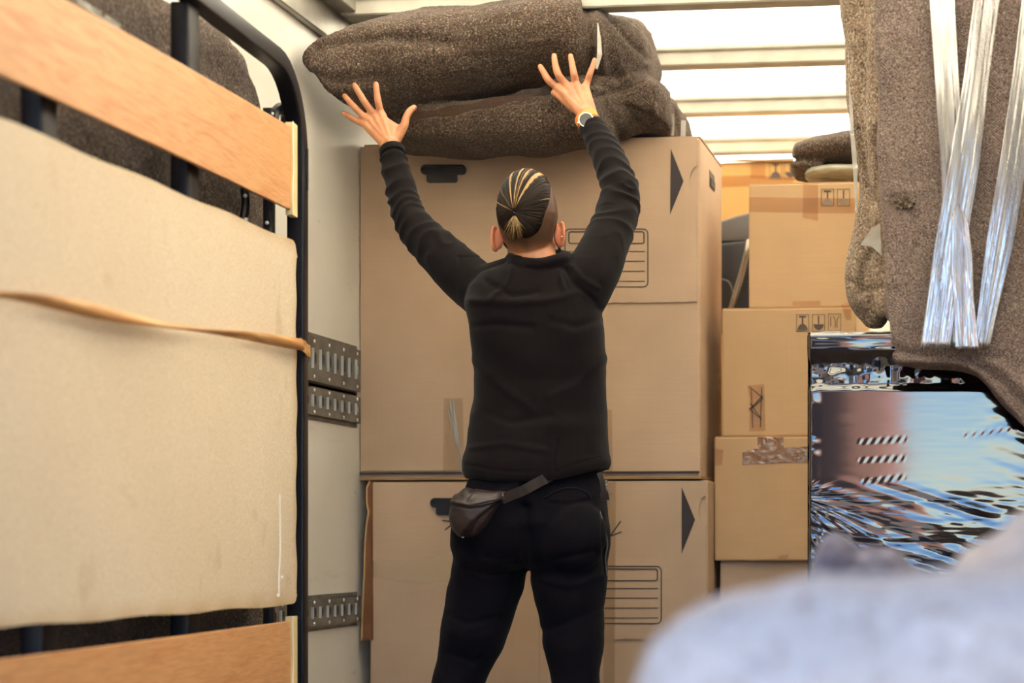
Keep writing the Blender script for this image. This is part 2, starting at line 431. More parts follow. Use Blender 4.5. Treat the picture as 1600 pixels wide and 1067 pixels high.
# unseen rolled-up door, added under the roof to dim the near objects
dr = MB()
for i in range(22):
    y = .95 + i * .085
    dr.box((XW + .09, y, ZC - .075), (XR - .09, y + .079, ZC - .045)); dr.box((XW + .10, y + .070, ZC - .066), (XR - .10, y + .09, ZC - .052))
dr = struct('added_shade_door', dr, M['alu'])
dr_g = MB()
for xg in (XW + .076, XR - .092): dr_g.box((xg, .93, ZC - .082), (xg + .012, 2.9, ZC - .01))
struct('added_door_guide', dr_g, M['zinc'], dr)
# cove rail in the corner between wall and roof
m = MB().box((XW, 1.0, ZC - .085), (XW + .022, 8.44, ZC + .05))
m.box((XW + .022, 1.0, ZC + .0), (XW + .075, 8.44, ZC + .05))
tr = struct('trim_1', bevel(m, .004, 2), M['alu'])
for k in range(9):
    y = 2.2 + k * .72
    b = MB(); b.loft([((XW + .021, y, ZC - .045), V(0, 1, 0), V(0, 0, 1), .013, .013, 2), ((XW + .027, y, ZC - .045), V(0, 1, 0), V(0, 0, 1), .011, .011, 2)], 14)
    obj('bolt', b, M['steel_side'], tr)
m = MB().box((XR - .022, 1.0, ZC - .085), (XR, 8.44, ZC + .05)).box((XR - .075, 1.0, ZC), (XR - .022, 8.44, ZC + .05))
struct('trim_2', bevel(m, .004, 2), M['zinc'])

# load securing rails on the left wall
def load_rail(z0, z1, y0, y1, label, big):
    root = thing('load_securing_rail', label, 'wall rail', (XW, (y0 + y1) / 2, z0), 'perforated rails on the white wall')
    pitch = .062; h = z1 - z0; x = XW + .012
    n = int((y1 - y0) / pitch); m = MB(); t = V(-.003, 0, 0)
    def pt(y, z): return V(x, y, z)
    zb, zt = z0 + h * .27, z0 + h * .77
    m.add([pt(y0, z0), pt(y0 + n * pitch, z0), pt(y0 + n * pitch, zb), pt(y0, zb)], [(0, 1, 2, 3)])
    m.add([pt(y0, zt), pt(y0 + n * pitch, zt), pt(y0 + n * pitch, z1), pt(y0, z1)], [(0, 1, 2, 3)])
    sw = .011 if not big else .013
    for i in range(n):
        a = y0 + i * pitch; s0 = a + .006; s1 = s0 + sw; e = a + pitch
        m.add([pt(a, zb), pt(s0, zb), pt(s0, zt), pt(a, zt)], [(0, 1, 2, 3)])
        # piece between the slots with an oval hole
        K = 16; oc = ((s1 + e) / 2, (zb + zt) / 2); hw, hh = (e - s1) / 2, (zt - zb) / 2; O = []; I = []
        for k in range(K):
            an = 2 * PI * k / K; c_, s_ = math.cos(an), math.sin(an); q = max(abs(c_), abs(s_))
            O.append(pt(oc[0] + hw * c_ / q, oc[1] + hh * s_ / q)); I.append(pt(oc[0] + .0095 * c_, oc[1] + min(.017, hh * .72) * s_))
        m.add(O + I, [(k, (k + 1) % K, K + (k + 1) % K, K + k) for k in range(K)])
    me = modded(m.mesh(), ('SOLIDIFY', dict(thickness=.003, offset=0)))
    obj('rail_face', me, M['zinc'], root)
    b = MB().box((XW, y0, z0 - .012), (XW + .0025, y0 + n * pitch, z1 + .012)); obj('back_flange', b, M['zinc'], root)
    obj('hole_shadow_sheet', MB().box((XW + .0026, y0, zb), (XW + .004, y0 + n * pitch, zt)), M['steel_dark'], root)  # dark sheet paints the shadow inside the slots and holes
    lip = MB().box((XW, y0, z0), (XW + .012, y0 + n * pitch, z0 + .003)).box((XW, y0, z1 - .003), (XW + .012, y0 + n * pitch, z1)); obj('rail_edge', lip, M['zinc'], root)
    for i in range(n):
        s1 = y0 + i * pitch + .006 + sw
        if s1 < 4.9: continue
        obj('slot_edge_lit', MB().box((XW + .003, s1 - .001, zb + .002), (x + .004, s1 + .0025, zt - .002)), M['zinc_bright'], root)  # pale bars paint the light caught on the inner slot edges
    sc = None
    for i in range(0, n, 2):
        for z in (z0 + h * .11, z1 - h * .1):
            yy = y0 + i * pitch + .03
            if yy < 4.6: continue
            q = MB().ball((x + .001, yy, z), (.0035, .0055, .0055), 10, 6); obj('screw', q, M['zinc_bright'], root, smooth_=True)
    return root
def zw(py, px=520): # height on the left wall of a picture point
    a = (px - PX) / F; dx = -math.sin(T) + a * math.cos(T); s = XW / dx; return H + (HZ - py) / F * s
load_rail(zw(604, 520), zw(537, 520), 3.3, 5.74, 'perforated steel rail on white wall, topmost and tallest of the three, with bright slot edges', True)
load_rail(zw(655, 520), zw(613, 520), 3.3, 5.74, 'narrow perforated steel rail on white wall, directly below the tall one', False)
load_rail(zw(975, 520), zw(934, 520), 3.3, 5.74, 'narrow perforated steel rail low on white wall, beside the lower wardrobe box', False)

# outside world (seen mirrored in the black film)
def asphalt():
    s = NT('asphalt'); s.base(s.ramp(s.noise(60, 4), [(.3, srgb('#3c3b3b')), (.7, srgb('#524f4e'))])); s.set(Roughness=.9); return s.m
struct('ground', MB().box((-40, -60, -1.2), (40, .9, -1.0)), asphalt())
def brick():
    s = NT('brick_render'); bt = s.n('ShaderNodeTexBrick'); s.l(s.tc.outputs['Object'], bt.inputs['Vector'])
    bt.inputs['Scale'].default_value = 4; bt.inputs['Color1'].default_value = srgb('#a4604a'); bt.inputs['Color2'].default_value = srgb('#b26a52'); bt.inputs['Mortar'].default_value = srgb('#a87a68')
    s.base(bt.outputs[0]); s.set(Roughness=.9); return s.m
bl = thing('brick_building', 'red brick building outside the truck, seen mirrored in the black film', 'building', (-7, -22, -1))
obj('wall', MB().box((-12, -25, -1), (-1.62, -20, 5.5)), brick(), bl)
obj('gate', bevel(MB().box((-5.5, -20.0, -1), (-2.15, -19.85, 5.0)), .02), plain('dark_gate', '#2a1c1e', .6), bl)
obj('roof', MB().box((-12.2, -25.2, 5.5), (-1.4, -19.8, 5.7)), M['card_in'], bl)

# ================================================================== BOXES
YB = 5.75
def box_from_px(x0, x1, yt, yb, Y, depth, name='b', pm=None):
    """axis aligned box whose front face covers the picture rectangle"""
    xm = (x0 + x1) / 2
    X0 = P(x0, yt, Y).x; X1 = P(x1, yt, Y).x; Z1 = P(pm or xm, yt, Y).z; Z0 = P(pm or xm, yb, Y).z
    return X0, X1, Z0, Z1
def form_print(parent, Y, x0, y0, x1, y1):
    m = MB(); add_ring_px(m, Y, x0, y0, x1, y1, 8, 1.6)
    w_ = x1 - x0; h_ = y1 - y0
    add_ring_px(m, Y, x0 + w_ * .045, y0 + h_ * .045, x1 - w_ * .045, y0 + h_ * .265, 4, 1.9)
    for k in (.39, .555, .725, .895):
        add_line_px(m, Y, (x0 + w_ * .045, y0 + h_ * k), (x1 - w_ * .045, y0 + h_ * k), 1.3)
    obj('printed_form', m, M['ink'], parent)
def handle_part(parent, Y, x0, y0, x1, y1, upside=True):
    """black plastic grip: wide bar above, narrower pocket below"""
    h_ = y1 - y0; w_ = x1 - x0
    m = MB(); d = (0, .012, 0)
    m.ring([P(a, b, Y - .008) for a, b in rrect(x0, y0, x1, y0 + h_ * .56, h_ * .26)], [P(a, b, Y - .008) for a, b in rrect(x0 + 4, y0 + 4, x1 - 4, y0 + h_ * .46, h_ * .14)], d)
    m.prism([P(a, b, Y - .007) for a, b in rrect(x0 + w_ * .13, y0 + h_ * .42, x1 - w_ * .2, y1, 4)], (0, .010, 0))
    m.prism([P(a, b, Y - .0015) for a, b in rrect(x0 + 2, y0 + 2, x1 - 2, y0 + h_ * .5, 5)], (0, .003, 0))
    obj('handle', m, M['handle'], parent)

# --- upper wardrobe box
X0, X1, Z0, Z1 = box_from_px(562, 1094, 222, 748, YB, .5)
dep = .46
wb = thing('wardrobe_box', 'tall brown wardrobe box stacked on top, behind the man\'s head and back', 'box', ((X0 + X1) / 2, YB + dep / 2, Z0), 'wardrobe boxes behind the man')
body = MB().box((X0, YB, Z0), (X1, YB + dep, Z1))
obj('body', bevel(body, .006, 2), M['card_a'], wb)
TH = .005
xs = P(820, 400, YB).x; xe = P(1089, 350, YB).x; zt = Z1 + .004; zb = P(950, 474, YB).z
# overlapping upper right panel with a finger notch and a slightly torn lower edge
pts = [V(xs, 0, zt), V(xs, 0, zb)]
nx = 34
for i in range(1, nx): pts.append(V(xs + (xe - xs) * i / nx, 0, zb + (.002 if i % 3 == 0 else 0) * random.random() * 1.4))
pts.append(V(xe, 0, zb))
zn = P(1089, 285, YB).z
for a in range(-90, 91, 20):
    r = .045; pts.append(V(xe - r * .45 * math.cos(math.radians(a)), 0, zn + r * math.sin(math.radians(a))))
pts.append(V(xe, 0, zt))
m = MB().prism([V(p.x, YB - TH, p.z) for p in pts], (0, TH - .0004, 0)); obj('front_flap', m, M['card_a'], wb)
m = MB().box((X0 + .003, YB - .0035, P(620, 736, YB).z), (xs, YB - .0002, Z1 - .002)); obj('front_panel', bevel(m, .001, 1), M['card_a'], wb)
m = MB().box((X0 + .002, YB - .006, P(820, 740.5, YB).z), (X1 - .002, YB - .0002, P(820, 737, YB).z)); obj('bottom_seam', m, M['ink'], wb)
m = MB().box((X0 - .004, YB - .002, Z0 - .002), (X1 + .004, YB + dep, Z0 + .004)); obj('bottom_edge', m, M['card_edge'], wb)
# lid flaps standing a touch open on top
m = MB().box((X0 + .01, YB + .01, Z1), (X1, YB + dep, Z1 + .006)); obj('top_flap', bevel(m, .001, 1), M['card_edge'], wb)
handle_part(wb, YB - .0035, 657, 257, 728, 285)
form_print(wb, YB - TH, 882, 357, 1013, 449)
obj('printed_arrow', patch([(1048, 232), (1047, 335), (1068, 283)], YB - TH), M['ink'], wb)
# grip hole in the side
sx = X1; yc = YB + dep * .52; zc_ = P(1109, 284, yc).z
m = MB().box((sx - .001, yc - .052, zc_ - .022), (sx + .0015, yc + .052, zc_ + .026)); obj('side_grip', bevel(m, .001, 1), M['handle'], wb)
m = MB().box((sx + .001, yc - .04, zc_ - .018), (sx + .004, yc + .045, zc_ + .004)); obj('side_grip_flap', m, M['leather'], wb)
obj('tape', patch([(693, 622), (723, 622), (725, 742), (692, 742)], YB - .0036, lift=.001), M['tape_clear'], wb)
m = MB()
for a, b, wd in (((703, 628), (716, 700), 3), ((707, 625), (723, 740), 2), ((699, 640), (712, 690), 1.2)): add_line_px(m, YB - .005, a, b, wd, .002, .002)
obj('tape_crease', m, clearfilm('painted_glint_film', (1, 1, 1, 1), .75, .2, 45, (1, 1, 1), .4, .35, '#f2ece0', .003), wb)  # pale streaks paint the glints along the tape creases
obj('tape', patch([(946, 640), (956, 640), (957, 742), (946, 742)], YB, lift=.001), M['tape_clear'], wb)
# dark upright edge strip at the wall side
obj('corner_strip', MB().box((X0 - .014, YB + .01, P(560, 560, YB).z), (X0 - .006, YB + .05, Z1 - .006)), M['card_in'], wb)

# --- lower wardrobe box
L0, L1, _, _ = box_from_px(577, 1106, 751, 1340, YB, .5)
W1 = Z0 - .006
lb = thing('wardrobe_box', 'tall brown wardrobe box standing on the floor behind the man\'s legs', 'box', ((L0 + L1) / 2, YB + dep / 2, 0), 'wardrobe boxes behind the man')
YL = YB + .004
obj('body', bevel(MB().box((L0, YL, .0), (L1, YL + dep, W1)), .006, 2), M['card_a'], lb)
zs = P(850, 998, YL).z
xm = P(843, 1000, YL).x
obj('front_panel', bevel(MB().box((L0 + .004, YL - .004, .003), (xm, YL - .0003, W1 - .003)), .001, 1), M['card_a'], lb)
xe = P(1103, 900, YL).x
pts = [V(xm + .001, 0, W1 - .002), V(xm + .001, 0, zs), V(xe, 0, zs)]
zn = P(1100, 797, YL).z
for a in range(-90, 91, 20): pts.append(V(xe - .02 * math.cos(math.radians(a)), 0, zn + .04 * math.sin(math.radians(a))))
pts.append(V(xe, 0, W1 - .002))
obj('front_flap', MB().prism([V(p.x, YL - .0045, p.z) for p in pts], (0, .0042, 0)), M['card_a'], lb)
handle_part(lb, YL - .004, 672, 778, 742, 805)
form_print(lb, YL - .0045, 903, 884, 1034, 975)
obj('printed_arrow', patch([(1065, 761), (1065, 865), (1086, 812)], YL - .0045), M['ink'], lb)
m = MB()
for a, b in (((953, 838), (970, 814)), ((953, 838), (971, 831)), ((691, 813), (706, 815)), ((695, 828), (708, 818)), ((953, 838), (946, 830))): add_line_px(m, YL - .0046, a, b, 2)
obj('pen_mark', m, M['ink'], lb)['kind'] = 'stuff'
obj('tape', patch([(578, 876), (640, 873), (705, 864), (760, 866), (760, 925), (700, 911), (660, 912), (578, 902)], YL - .0041, lift=.001), clearfilm('glare_tape', (1, .98, .95, 1), .0, .3, 30, (.3, 1, 1), .5, .30, '#ecd3b0', fm=.25), lb)  # pale diffuse haze paints the glare into this tape's colour
obj('tape', patch([(942, 752), (962, 752), (960, 1067), (943, 1067)], YL - .0047, lift=.001), M['tape_clear'], lb)
m = MB()
for k in range(6): m.ball(P(946 + random.random() * 10, 752 + k * 6, YL - .007), (.006, .003, .004), 8, 5)
obj('tape_bubble', m, M['film_pale'], lb, smooth_=True)
# side flap hanging open by the wall
fp = [(579, 752), (574, 762), (574, 785), (577, 800), (574, 818), (571, 850), (570, 900), (567, 960), (566, 1000), (580, 1000)]
m = MB().prism([P(x, y, YL - .02) for x, y in fp], (.004, .045, 0)); obj('side_flap', m, M['card_in'], lb)
m = MB().tube([P(x - 1, y, YL - .021) for x, y in fp[:-1]], .0025, 6); obj('flap_edge', m, M['card_b'], lb)

# --- smaller removal boxes on the right
def glyph(m, mg, Y, x0, y0, kind):
    add_ring_px(m, Y, x0, y0, x0 + 20, y0 + 27, 1.0, .8)
    if kind == 0:
        add_line_px(m, Y, (x0 + 4.5, y0 + 3.8), (x0 + 15.5, y0 + 3.8), 2.6); add_line_px(m, Y, (x0 + 10, y0 + 3), (x0 + 10, y0 + 16), 2.4)
        mg.prism([P(x0 + 10 + 8 * math.cos(a), y0 + 25 - 10 * math.sin(a), Y - .0013) for a in [PI * k / 10 for k in range(11)]], (0, .0006, 0))
    elif kind == 1:
        add_line_px(m, Y, (x0 + 10, y0 + 2.5), (x0 + 10, y0 + 15), 2)
        mg.prism([P(x0 + 10 + 8 * math.cos(a), y0 + 15.5 + 9 * math.sin(a), Y - .0013) for a in [PI * k / 10 for k in range(11)]], (0, .0006, 0))
    else:
        add_line_px(m, Y, (x0 + 4, y0 + 4), (x0 + 4, y0 + 20), 1.3)
        for s_ in (-1, 1):
            for a, b in (((5, 4), (2, 8)), ((2, 8), (1.2, 14)), ((1.2, 14), (1.5, 22))):
                add_line_px(m, Y, (x0 + 12.5 + s_ * a[0], y0 + a[1]), (x0 + 12.5 + s_ * b[0], y0 + b[1]), 1.2)
def small_box(label, x0, x1, yt, yb, Y, dp, mat, glyphs=(), z0=None, grey=False):
    X0, X1, Z0, Z1 = box_from_px(x0, x1, yt, yb, Y, dp)
    if z0 is not None: Z0 = z0
    r = thing('removal_box', label, 'box', ((X0 + X1) / 2, Y + dp / 2, Z0), 'stack of removal boxes')
    obj('body', bevel(MB().box((X0, Y, Z0), (X1, Y + dp, Z1 - .002)), .005, 2), mat, r)
    xm_ = (X0 + X1) / 2
    yc_ = Y + dp / 2                                   # four closing flaps on top and the seam between them
    for a, b in ((Y + .002, yc_ - .001), (yc_ + .001, Y + dp - .002)):
        obj('top_flap', MB().box((X0 + .002, a, Z1 - .002), (X1 - .002, b, Z1 - .0002)), mat, r)
    if glyphs:
        m = MB(); mg = MB()
        for gx, gy, k in glyphs: glyph(m, mg, Y, gx, gy, k)
        obj('printed_symbols', m, M['ink_soft'], r); obj('printed_symbol_fill', mg, M['ink_grey'] if grey else M['ink_soft'], r)
    return r, (X0, X1, Z0, Z1)
YS = 5.88
b4, q4 = small_box('lowest brown removal box in the right stack, half hidden by the pale blanket', 1125, 1330, 876, 1060, YS + .01, .42, M['card_a'], z0=0.0)
b3, q3 = small_box('brown removal box third from the top, with crumpled tape along its upper edge', 1116, 1330, 681, 874, YS - .01, .45, M['card_b'], z0=q4[3])
b2, q2 = small_box('brown removal box second from the top, with three printed symbols', 1128, 1338, 480, 679, YS, .45, M['card_b'],
                   [(1244, 491, 0), (1269, 491, 1), (1294, 490, 2)], z0=q3[3])
b1, q1 = small_box('topmost brown removal box of the right stack with two printed symbols', 1170, 1342, 285, 478, YS + .01, .42, M['card_b'],
                   [(1283, 295, 0), (1308, 295, 1)], z0=q2[3], grey=True)
obj('tape', patch([(1172, 624), (1168, 603), (1194, 600), (1196, 673), (1171, 674)], YS), M['tape_brown'], b2)
m = MB()
for a, b in (((1170, 603), (1192, 622)), ((1192, 622), (1172, 640)), ((1172, 640), (1190, 655)), ((1170, 640), (1192, 618)), ((1174, 606), (1176, 668)), ((1190, 605), (1188, 668)), ((1172, 630), (1190, 655))): add_line_px(m, YS - .001, a, b, 1.3, .0015, .002)
obj('tape_crease', m, M['ink_soft'], b2)
obj('tape', patch([(1183, 683), (1224, 682), (1225, 700), (1264, 697), (1266, 722), (1160, 726), (1160, 706), (1184, 700)], YS - .01), clearfilm('crumpled_tape', (.95, .78, .62, 1), .22, .18, 90, (1, 1, 1), 1.0, .10, '#d89a70', .012), b3)
obj('tape', patch([(1116, 701), (1130, 703), (1128, 726), (1116, 728)], YS - .01), M['tape_brown'], b3)
obj('tape', patch([(1216, 868), (1232, 866), (1231, 873), (1216, 873)], YS - .01), M['tape_brown'], b3)
obj('tape', patch([(1170, 308), (1340, 310), (1340, 333), (1170, 331)], YS + .01), M['tape_brown'], b1)
obj('tape', patch([(1255, 286), (1278, 286), (1278, 345), (1254, 340)], YS + .01, lift=.0022), M['tape_brown'], b1)
obj('tape', patch([(1238, 471), (1282, 470), (1282, 477), (1238, 477)], YS + .01), M['tape_brown'], b1)
obj('tape', patch([(1314, 476), (1330, 470), (1330, 500), (1322, 500)], YS), M['tape_brown'], b2)
# far box near the bulkhead with a curved lower cut, standing on the far stack
YF = 6.95
far, qf = small_box('far brown removal box under the roof, behind the topmost box', 1085, 1345, 252, 470, YF, .5, M['card_c'], [(1202, 253, 0), (1225, 253, 1)])
obj('tape', patch([(1110, 276), (1175, 274), (1240, 277), (1240, 291), (1175, 290), (1110, 294)], YF), M['tape_brown'], far)
obj('tape', patch([(1173, 252), (1196, 252), (1196, 278), (1173, 278)], YF, lift=.0022), M['tape_brown'], far)
m = MB().prism([P(x, y, YF - .012) for x, y in ((1118, 252), (1140, 250), (1165, 248), (1180, 249), (1240, 247), (1240, 252))], (0, .012, 0)); obj('lid_edge', m, M['card_edge'], far)
ff, qff = small_box('lowest far removal box hidden behind the stack', 1085, 1345, 470, 1000, YF, .5, M['card_c'], z0=0)
for o_ in (far,):
    pass
# dark chair between the stacks
ch = thing('office_chair', 'dark swivel chair with grey backrest and chrome tube, wedged between box stacks', 'chair', P(1145, 480, 6.62) * 1)
ch.location.z = 0
arc = [(1100, 352), (1128, 344), (1150, 337), (1175, 331), (1205, 330), (1215, 360), (1215, 380), (1150, 378), (1100, 380)]
me = bevel(MB().prism([P(x, y, 6.62) for x, y in arc], (0, .06, 0)), .008, 3); obj('backrest', me, M['grey_shell'], ch, smooth_=True, sharp=50)
me = bevel(MB().prism([P(x, y, 6.60) for x, y in ((1098, 382), (1205, 372), (1205, 520), (1098, 520))], (0, .08, 0)), .01, 3); obj('seat_shell', me, M['black'], ch, smooth_=True, sharp=50)
obj('armrest', MB().tube([P(1142, 484, 6.5), P(1152, 452, 6.5), P(1161, 420, 6.5), P(1167, 392, 6.5), P(1169, 376, 6.52)], [.009, .011, .010, .008, .006], 12, steps=4), M['chrome'], ch, smooth_=True)
obj('cable', MB().tube([P(1126, 436, 6.58), P(1138, 440, 6.57), P(1145, 455, 6.57), P(1150, 475, 6.58)], .0025, 8, steps=5), M['grey_shell'], ch, smooth_=True)
m = MB()
m.tube([P(1150, 520, 6.64), V(P(1150, 520, 6.64).x, 6.64, .10)], .03, 14)
obj('gas_lift', m, M['black'], ch, smooth_=True)
for k in range(5):
    a = 2 * PI * k / 5 + .3; c0 = P(1150, 520, 6.64); c0.z = .10
    c0.y = 6.64; e_ = c0 + V(math.cos(a) * .17, math.sin(a) * .17, -.04)
    obj('leg', MB().tube([c0, e_], [.02, .013], 10), M['black'], ch, smooth_=True)
    obj('castor', MB().ball(e_ + V(0, 0, -.033), (.022, .022, .026), 12, 8), M['black'], ch, smooth_=True)

# ================================================================== SOFT BLANKETS
def blanket_noise(co, no, a1=.006, a2=.0025, a3=.0009, seed=0):
    d = vnoise(co, (9, 9, 9), seed) * a1 + vnoise(co, (28, 28, 28), seed + 1) * a2 + vnoise(co, (130, 130, 130), seed + 2) * a3
    return co + no * d[:, None]
UX, UY, UZ = V(1, 0, 0), V(0, 1, 0), V(0, 0, 1)
def lobe(mb, rows, e=2.6, n=28):
    """rows: px x, top y, bottom y (picture, at front depth Yf), Yf, Yb  -> loft along x"""
    secs = []
    for px, yt, yb, Yf, Yb in rows:
        ym = Yf + (Yb - Yf) * .35
        a = P(px, yt, ym); b = P(px, yb, ym); xm_ = (a.x + b.x) / 2
        secs.append((V(xm_, (Yf + Yb) / 2, (a.z + b.z) / 2), UY, UZ, (Yb - Yf) / 2, abs(a.z - b.z) / 2, e))
    mb.loft(secs, n)
BZ = Z1 + .008
mb = MB()
lobe(mb, [(475, 88, 100, 5.165, 5.215), (480, 79, 110, 5.155, 5.25), (490, 66, 124, 5.16, 5.31), (520, 52, 154, 5.20, 5.47), (560, 38, 176, 5.25, 5.70), (610, 28, 194, 5.295, 5.95),
          (680, 18, 186, 5.355, 6.1), (760, 14, 172, 5.40, 6.12), (840, 2, 156, 5.40, 6.12), (900, -8, 148, 5.40, 6.12), (928, -2, 158, 5.41, 6.12), (938, 10, 155, 5.44, 6.1), (946, 30, 140, 5.50, 6.0)], 2.5)
lobe(mb, [(596, 194, 208, 5.58, 5.72), (603, 184, 222, 5.52, 5.73), (625, 172, 233, 5.48, 5.73), (680, 166, 238, 5.455, 5.73), (760, 158, 239, 5.45, 5.73), (840, 145, 235, 5.45, 5.73), (900, 136, 229, 5.45, 5.73), (940, 120, 224, 5.46, 5.745), (960, 130, 215, 5.55, 5.74)], 2.7)
# back part resting on the box
lobe(mb, [(630, 120, 198, 5.62, 6.15), (700, 110, 198, 5.6, 6.18), (850, 100, 202, 5.58, 6.18), (960, 110, 206, 5.55, 6.15), (1010, 118, 212, 5.58, 6.12), (1040, 135, 214, 5.62, 6.1), (1052, 160, 213, 5.68, 6.05)], 2.8)
# folded right hand corner lobes
lobe(mb, [(905, 10, 150, 5.48, 6.1), (935, 14, 148, 5.44, 6.1), (960, 26, 146, 5.44, 6.08), (985, 36, 140, 5.48, 6.05), (1005, 50, 122, 5.54, 6.0), (1014, 68, 108, 5.6, 5.95)], 2.4)
lobe(mb, [(960, 28, 100, 5.66, 6.1), (985, 28, 112, 5.68, 6.1), (1002, 34, 104, 5.7, 6.05), (1010, 50, 92, 5.74, 6.0)], 3)
lobe(mb, [(880, 132, 226, 5.44, 6.0), (930, 126, 224, 5.46, 6.05), (970, 118, 220, 5.52, 6.08), (1010, 120, 217, 5.62, 6.08), (1035, 138, 216, 5.72, 6.06), (1048, 160, 215, 5.76, 6.02)], 2.8)
lobe(mb, [(1040, 150, 213, 5.80, 6.1), (1056, 156, 213, 5.82, 6.12), (1066, 172, 213, 5.84, 6.1), (1070, 190, 213, 5.9, 6.05)], 2.6)
me = remesh(mb, .0065, 5)
co, no = arrays(me); px, py = px_of(co)
d = np.zeros(len(co))
front = co[:, 1] < 5.9
d -= .012 * crease(px, py, [(500, 75), (560, 62), (640, 58), (700, 66)], 9)
d -= .008 * crease(px, py, [(490, 120), (540, 128), (600, 122)], 10)
d -= .014 * crease(px, py, [(596, 190), (680, 176), (770, 163), (860, 145), (930, 150), (975, 142), (1012, 108)], 5) * front
d -= .012 * crease(px, py, [(917, 0), (920, 40), (928, 80), (922, 130)], 5)
d += .010 * crease(px, py, [(934, 10), (938, 60), (940, 110)], 7)
d -= .009 * crease(px, py, [(955, 28), (985, 65), (1012, 92)], 4)
d -= .008 * crease(px, py, [(925, 128), (960, 140), (1000, 130)], 4)
d -= .006 * crease(px, py, [(960, 160), (1000, 175), (1040, 200)], 5)
d -= .007 * crease(px, py, [(1050, 150), (1052, 214)], 3)
d -= .005 * crease(px, py, [(620, 60), (660, 72), (690, 70)], 8)
co = blanket_noise(co + no * d[:, None], no, .009, .0028, .0012, 1)
co[:, 2] = np.where((co[:, 1] > YB - .012) & (co[:, 2] < BZ + .006), BZ + .006, co[:, 2])
co[:, 0] = np.maximum(co[:, 0], XW + .006)
co[:, 1] = np.where((co[:, 2] < BZ + .005) & (co[:, 1] > YB - .034), YB - .034, co[:, 1])
put(me, co)
bun = thing('wrapped_bundle', 'bulky bundle wrapped in brown moving blankets, held up by the man onto the boxes', 'bundle', P(800, 230, 5.8))
obj('blanket', me, M['wool_dark'], bun, smooth_=True)
# tape sunk in the fold
def ribbon(pts, wd, th=.001, nrm=V(0, -1, 0), twist=None):
    """flat band through world points; wd = half width"""
    m = MB(); vs = []; n = len(pts)
    for i, p in enumerate(pts):
        t = (pts[min(i + 1, n - 1)] - pts[max(i - 1, 0)]).normalized(); nn = nrm if twist is None else (Matrix.Rotation(twist[i], 3, t) @ nrm)
        s_ = t.cross(nn).normalized(); w_ = wd[i] if hasattr(wd, '__len__') else wd
        for a, b in ((-1, 0), (1, 0), (1, 1), (-1, 1)): vs.append(p + s_ * (w_ * a) - nn.normalized() * (th * b))
    fs = []
    for i in range(n - 1):
        for k in range(4): fs.append((i * 4 + k, i * 4 + (k + 1) % 4, i * 4 + 4 + (k + 1) % 4, i * 4 + 4 + k))
    fs += [(3, 2, 1, 0), tuple((n - 1) * 4 + k for k in range(4))]
    return m.add(vs, fs)
pts, _ = smooth([P(625, 184, 5.44), P(700, 174, 5.42), (P(770, 160, 5.405)), P(830, 146, 5.41), P(866, 138, 5.42)], [1] * 5, 8)
obj('packing_tape', ribbon(pts, [.012 + .003 * math.sin(i * .9) for i in range(len(pts))]), M['tape_dark'], bun)
obj('packing_tape', ribbon([P(934, 36, 5.432), P(936, 60, 5.425), P(937, 85, 5.425), P(932, 108, 5.43)], [.001, .005, .007, .003]), M['film_pale'], bun)
obj('film_scrap', ribbon([P(1052, 178, 5.79), P(1051, 212, 5.79)], .0035), M['film_pale'], bun)
obj('film_scrap', ribbon([P(1068, 188, 5.85), P(1067, 213, 5.85)], .007), M['film_pale'], bun)
fz = MB()       # loose fibres on the upper edge
for k in range(260):
    q = random.random(); px_ = 880 + q * 150; yb_ = np.interp(px_, [880, 930, 960, 1000, 1030], [0, 8, 26, 32, 60]); y_ = 5.75 + random.random() * .1
    a = P(px_, yb_ + 5, 5.78); fz.tube([a, a + V(random.uniform(-.012, .012), random.uniform(-.01, .01), random.uniform(.004, .018))], .0004, 3, False)
ob = obj('loose_fibres', fz, M['wool_warm'], bun); ob['kind'] = 'stuff'

# blanket roll on the topmost box
mb = MB(); zt1 = q1[3]
lobe(mb, [(1240, 232, 246, 6.10, 6.2), (1244, 226, 262, 6.06, 6.3), (1256, 222, 268, 6.04, 6.36), (1275, 214, 266, 6.03, 6.38), (1300, 208, 265, 6.03, 6.38), (1335, 203, 262, 6.03, 6.38), (1400, 200, 262, 6.03, 6.38)], 2.4)
lobe(mb, [(1234, 254, 262, 6.04, 6.12), (1242, 250, 276, 6.03, 6.2), (1260, 244, 279, 6.03, 6.25), (1272, 250, 276, 6.04, 6.25), (1290, 256, 270, 6.06, 6.25)], 2.2)
me = remesh(mb, .005, 4); co, no = arrays(me); px, py = px_of(co)
co += no * (-.012 * crease(px, py, [(1240, 250), (1258, 244), (1270, 252)], 3))[:, None]
co = blanket_noise(co, no, .008, .003, .001, 5); co[:, 2] = np.maximum(co[:, 2], zt1 + .001); put(me, co)
rl = thing('rolled_blanket', 'brown moving blanket rolled on top of the topmost box under the roof', 'blanket', P(1290, 284, 6.2))
obj('blanket', me, M['wool_dark'], rl, smooth_=True)
mb = MB(); lobe(mb, [(1262, 276, 283, 6.03, 6.3), (1275, 268, 283, 6.02, 6.35), (1300, 262, 283, 6.02, 6.36), (1340, 262, 283, 6.02, 6.36), (1400, 262, 283, 6.02, 6.36)], 2.6)
me = remesh(mb, .006, 3); co, no = arrays(me); co += no * ((vnoise(co, (8, 20, 60), 3) * .006 + vnoise(co, (22, 60, 90), 4) * .005))[:, None]; co[:, 2] = np.maximum(co[:, 2], zt1 + .0005); put(me, co)
obj('plastic_cover', me, plain('grey_film', '#8e8a76', .3, bump=(60, .8, .006)), rl, smooth_=True)

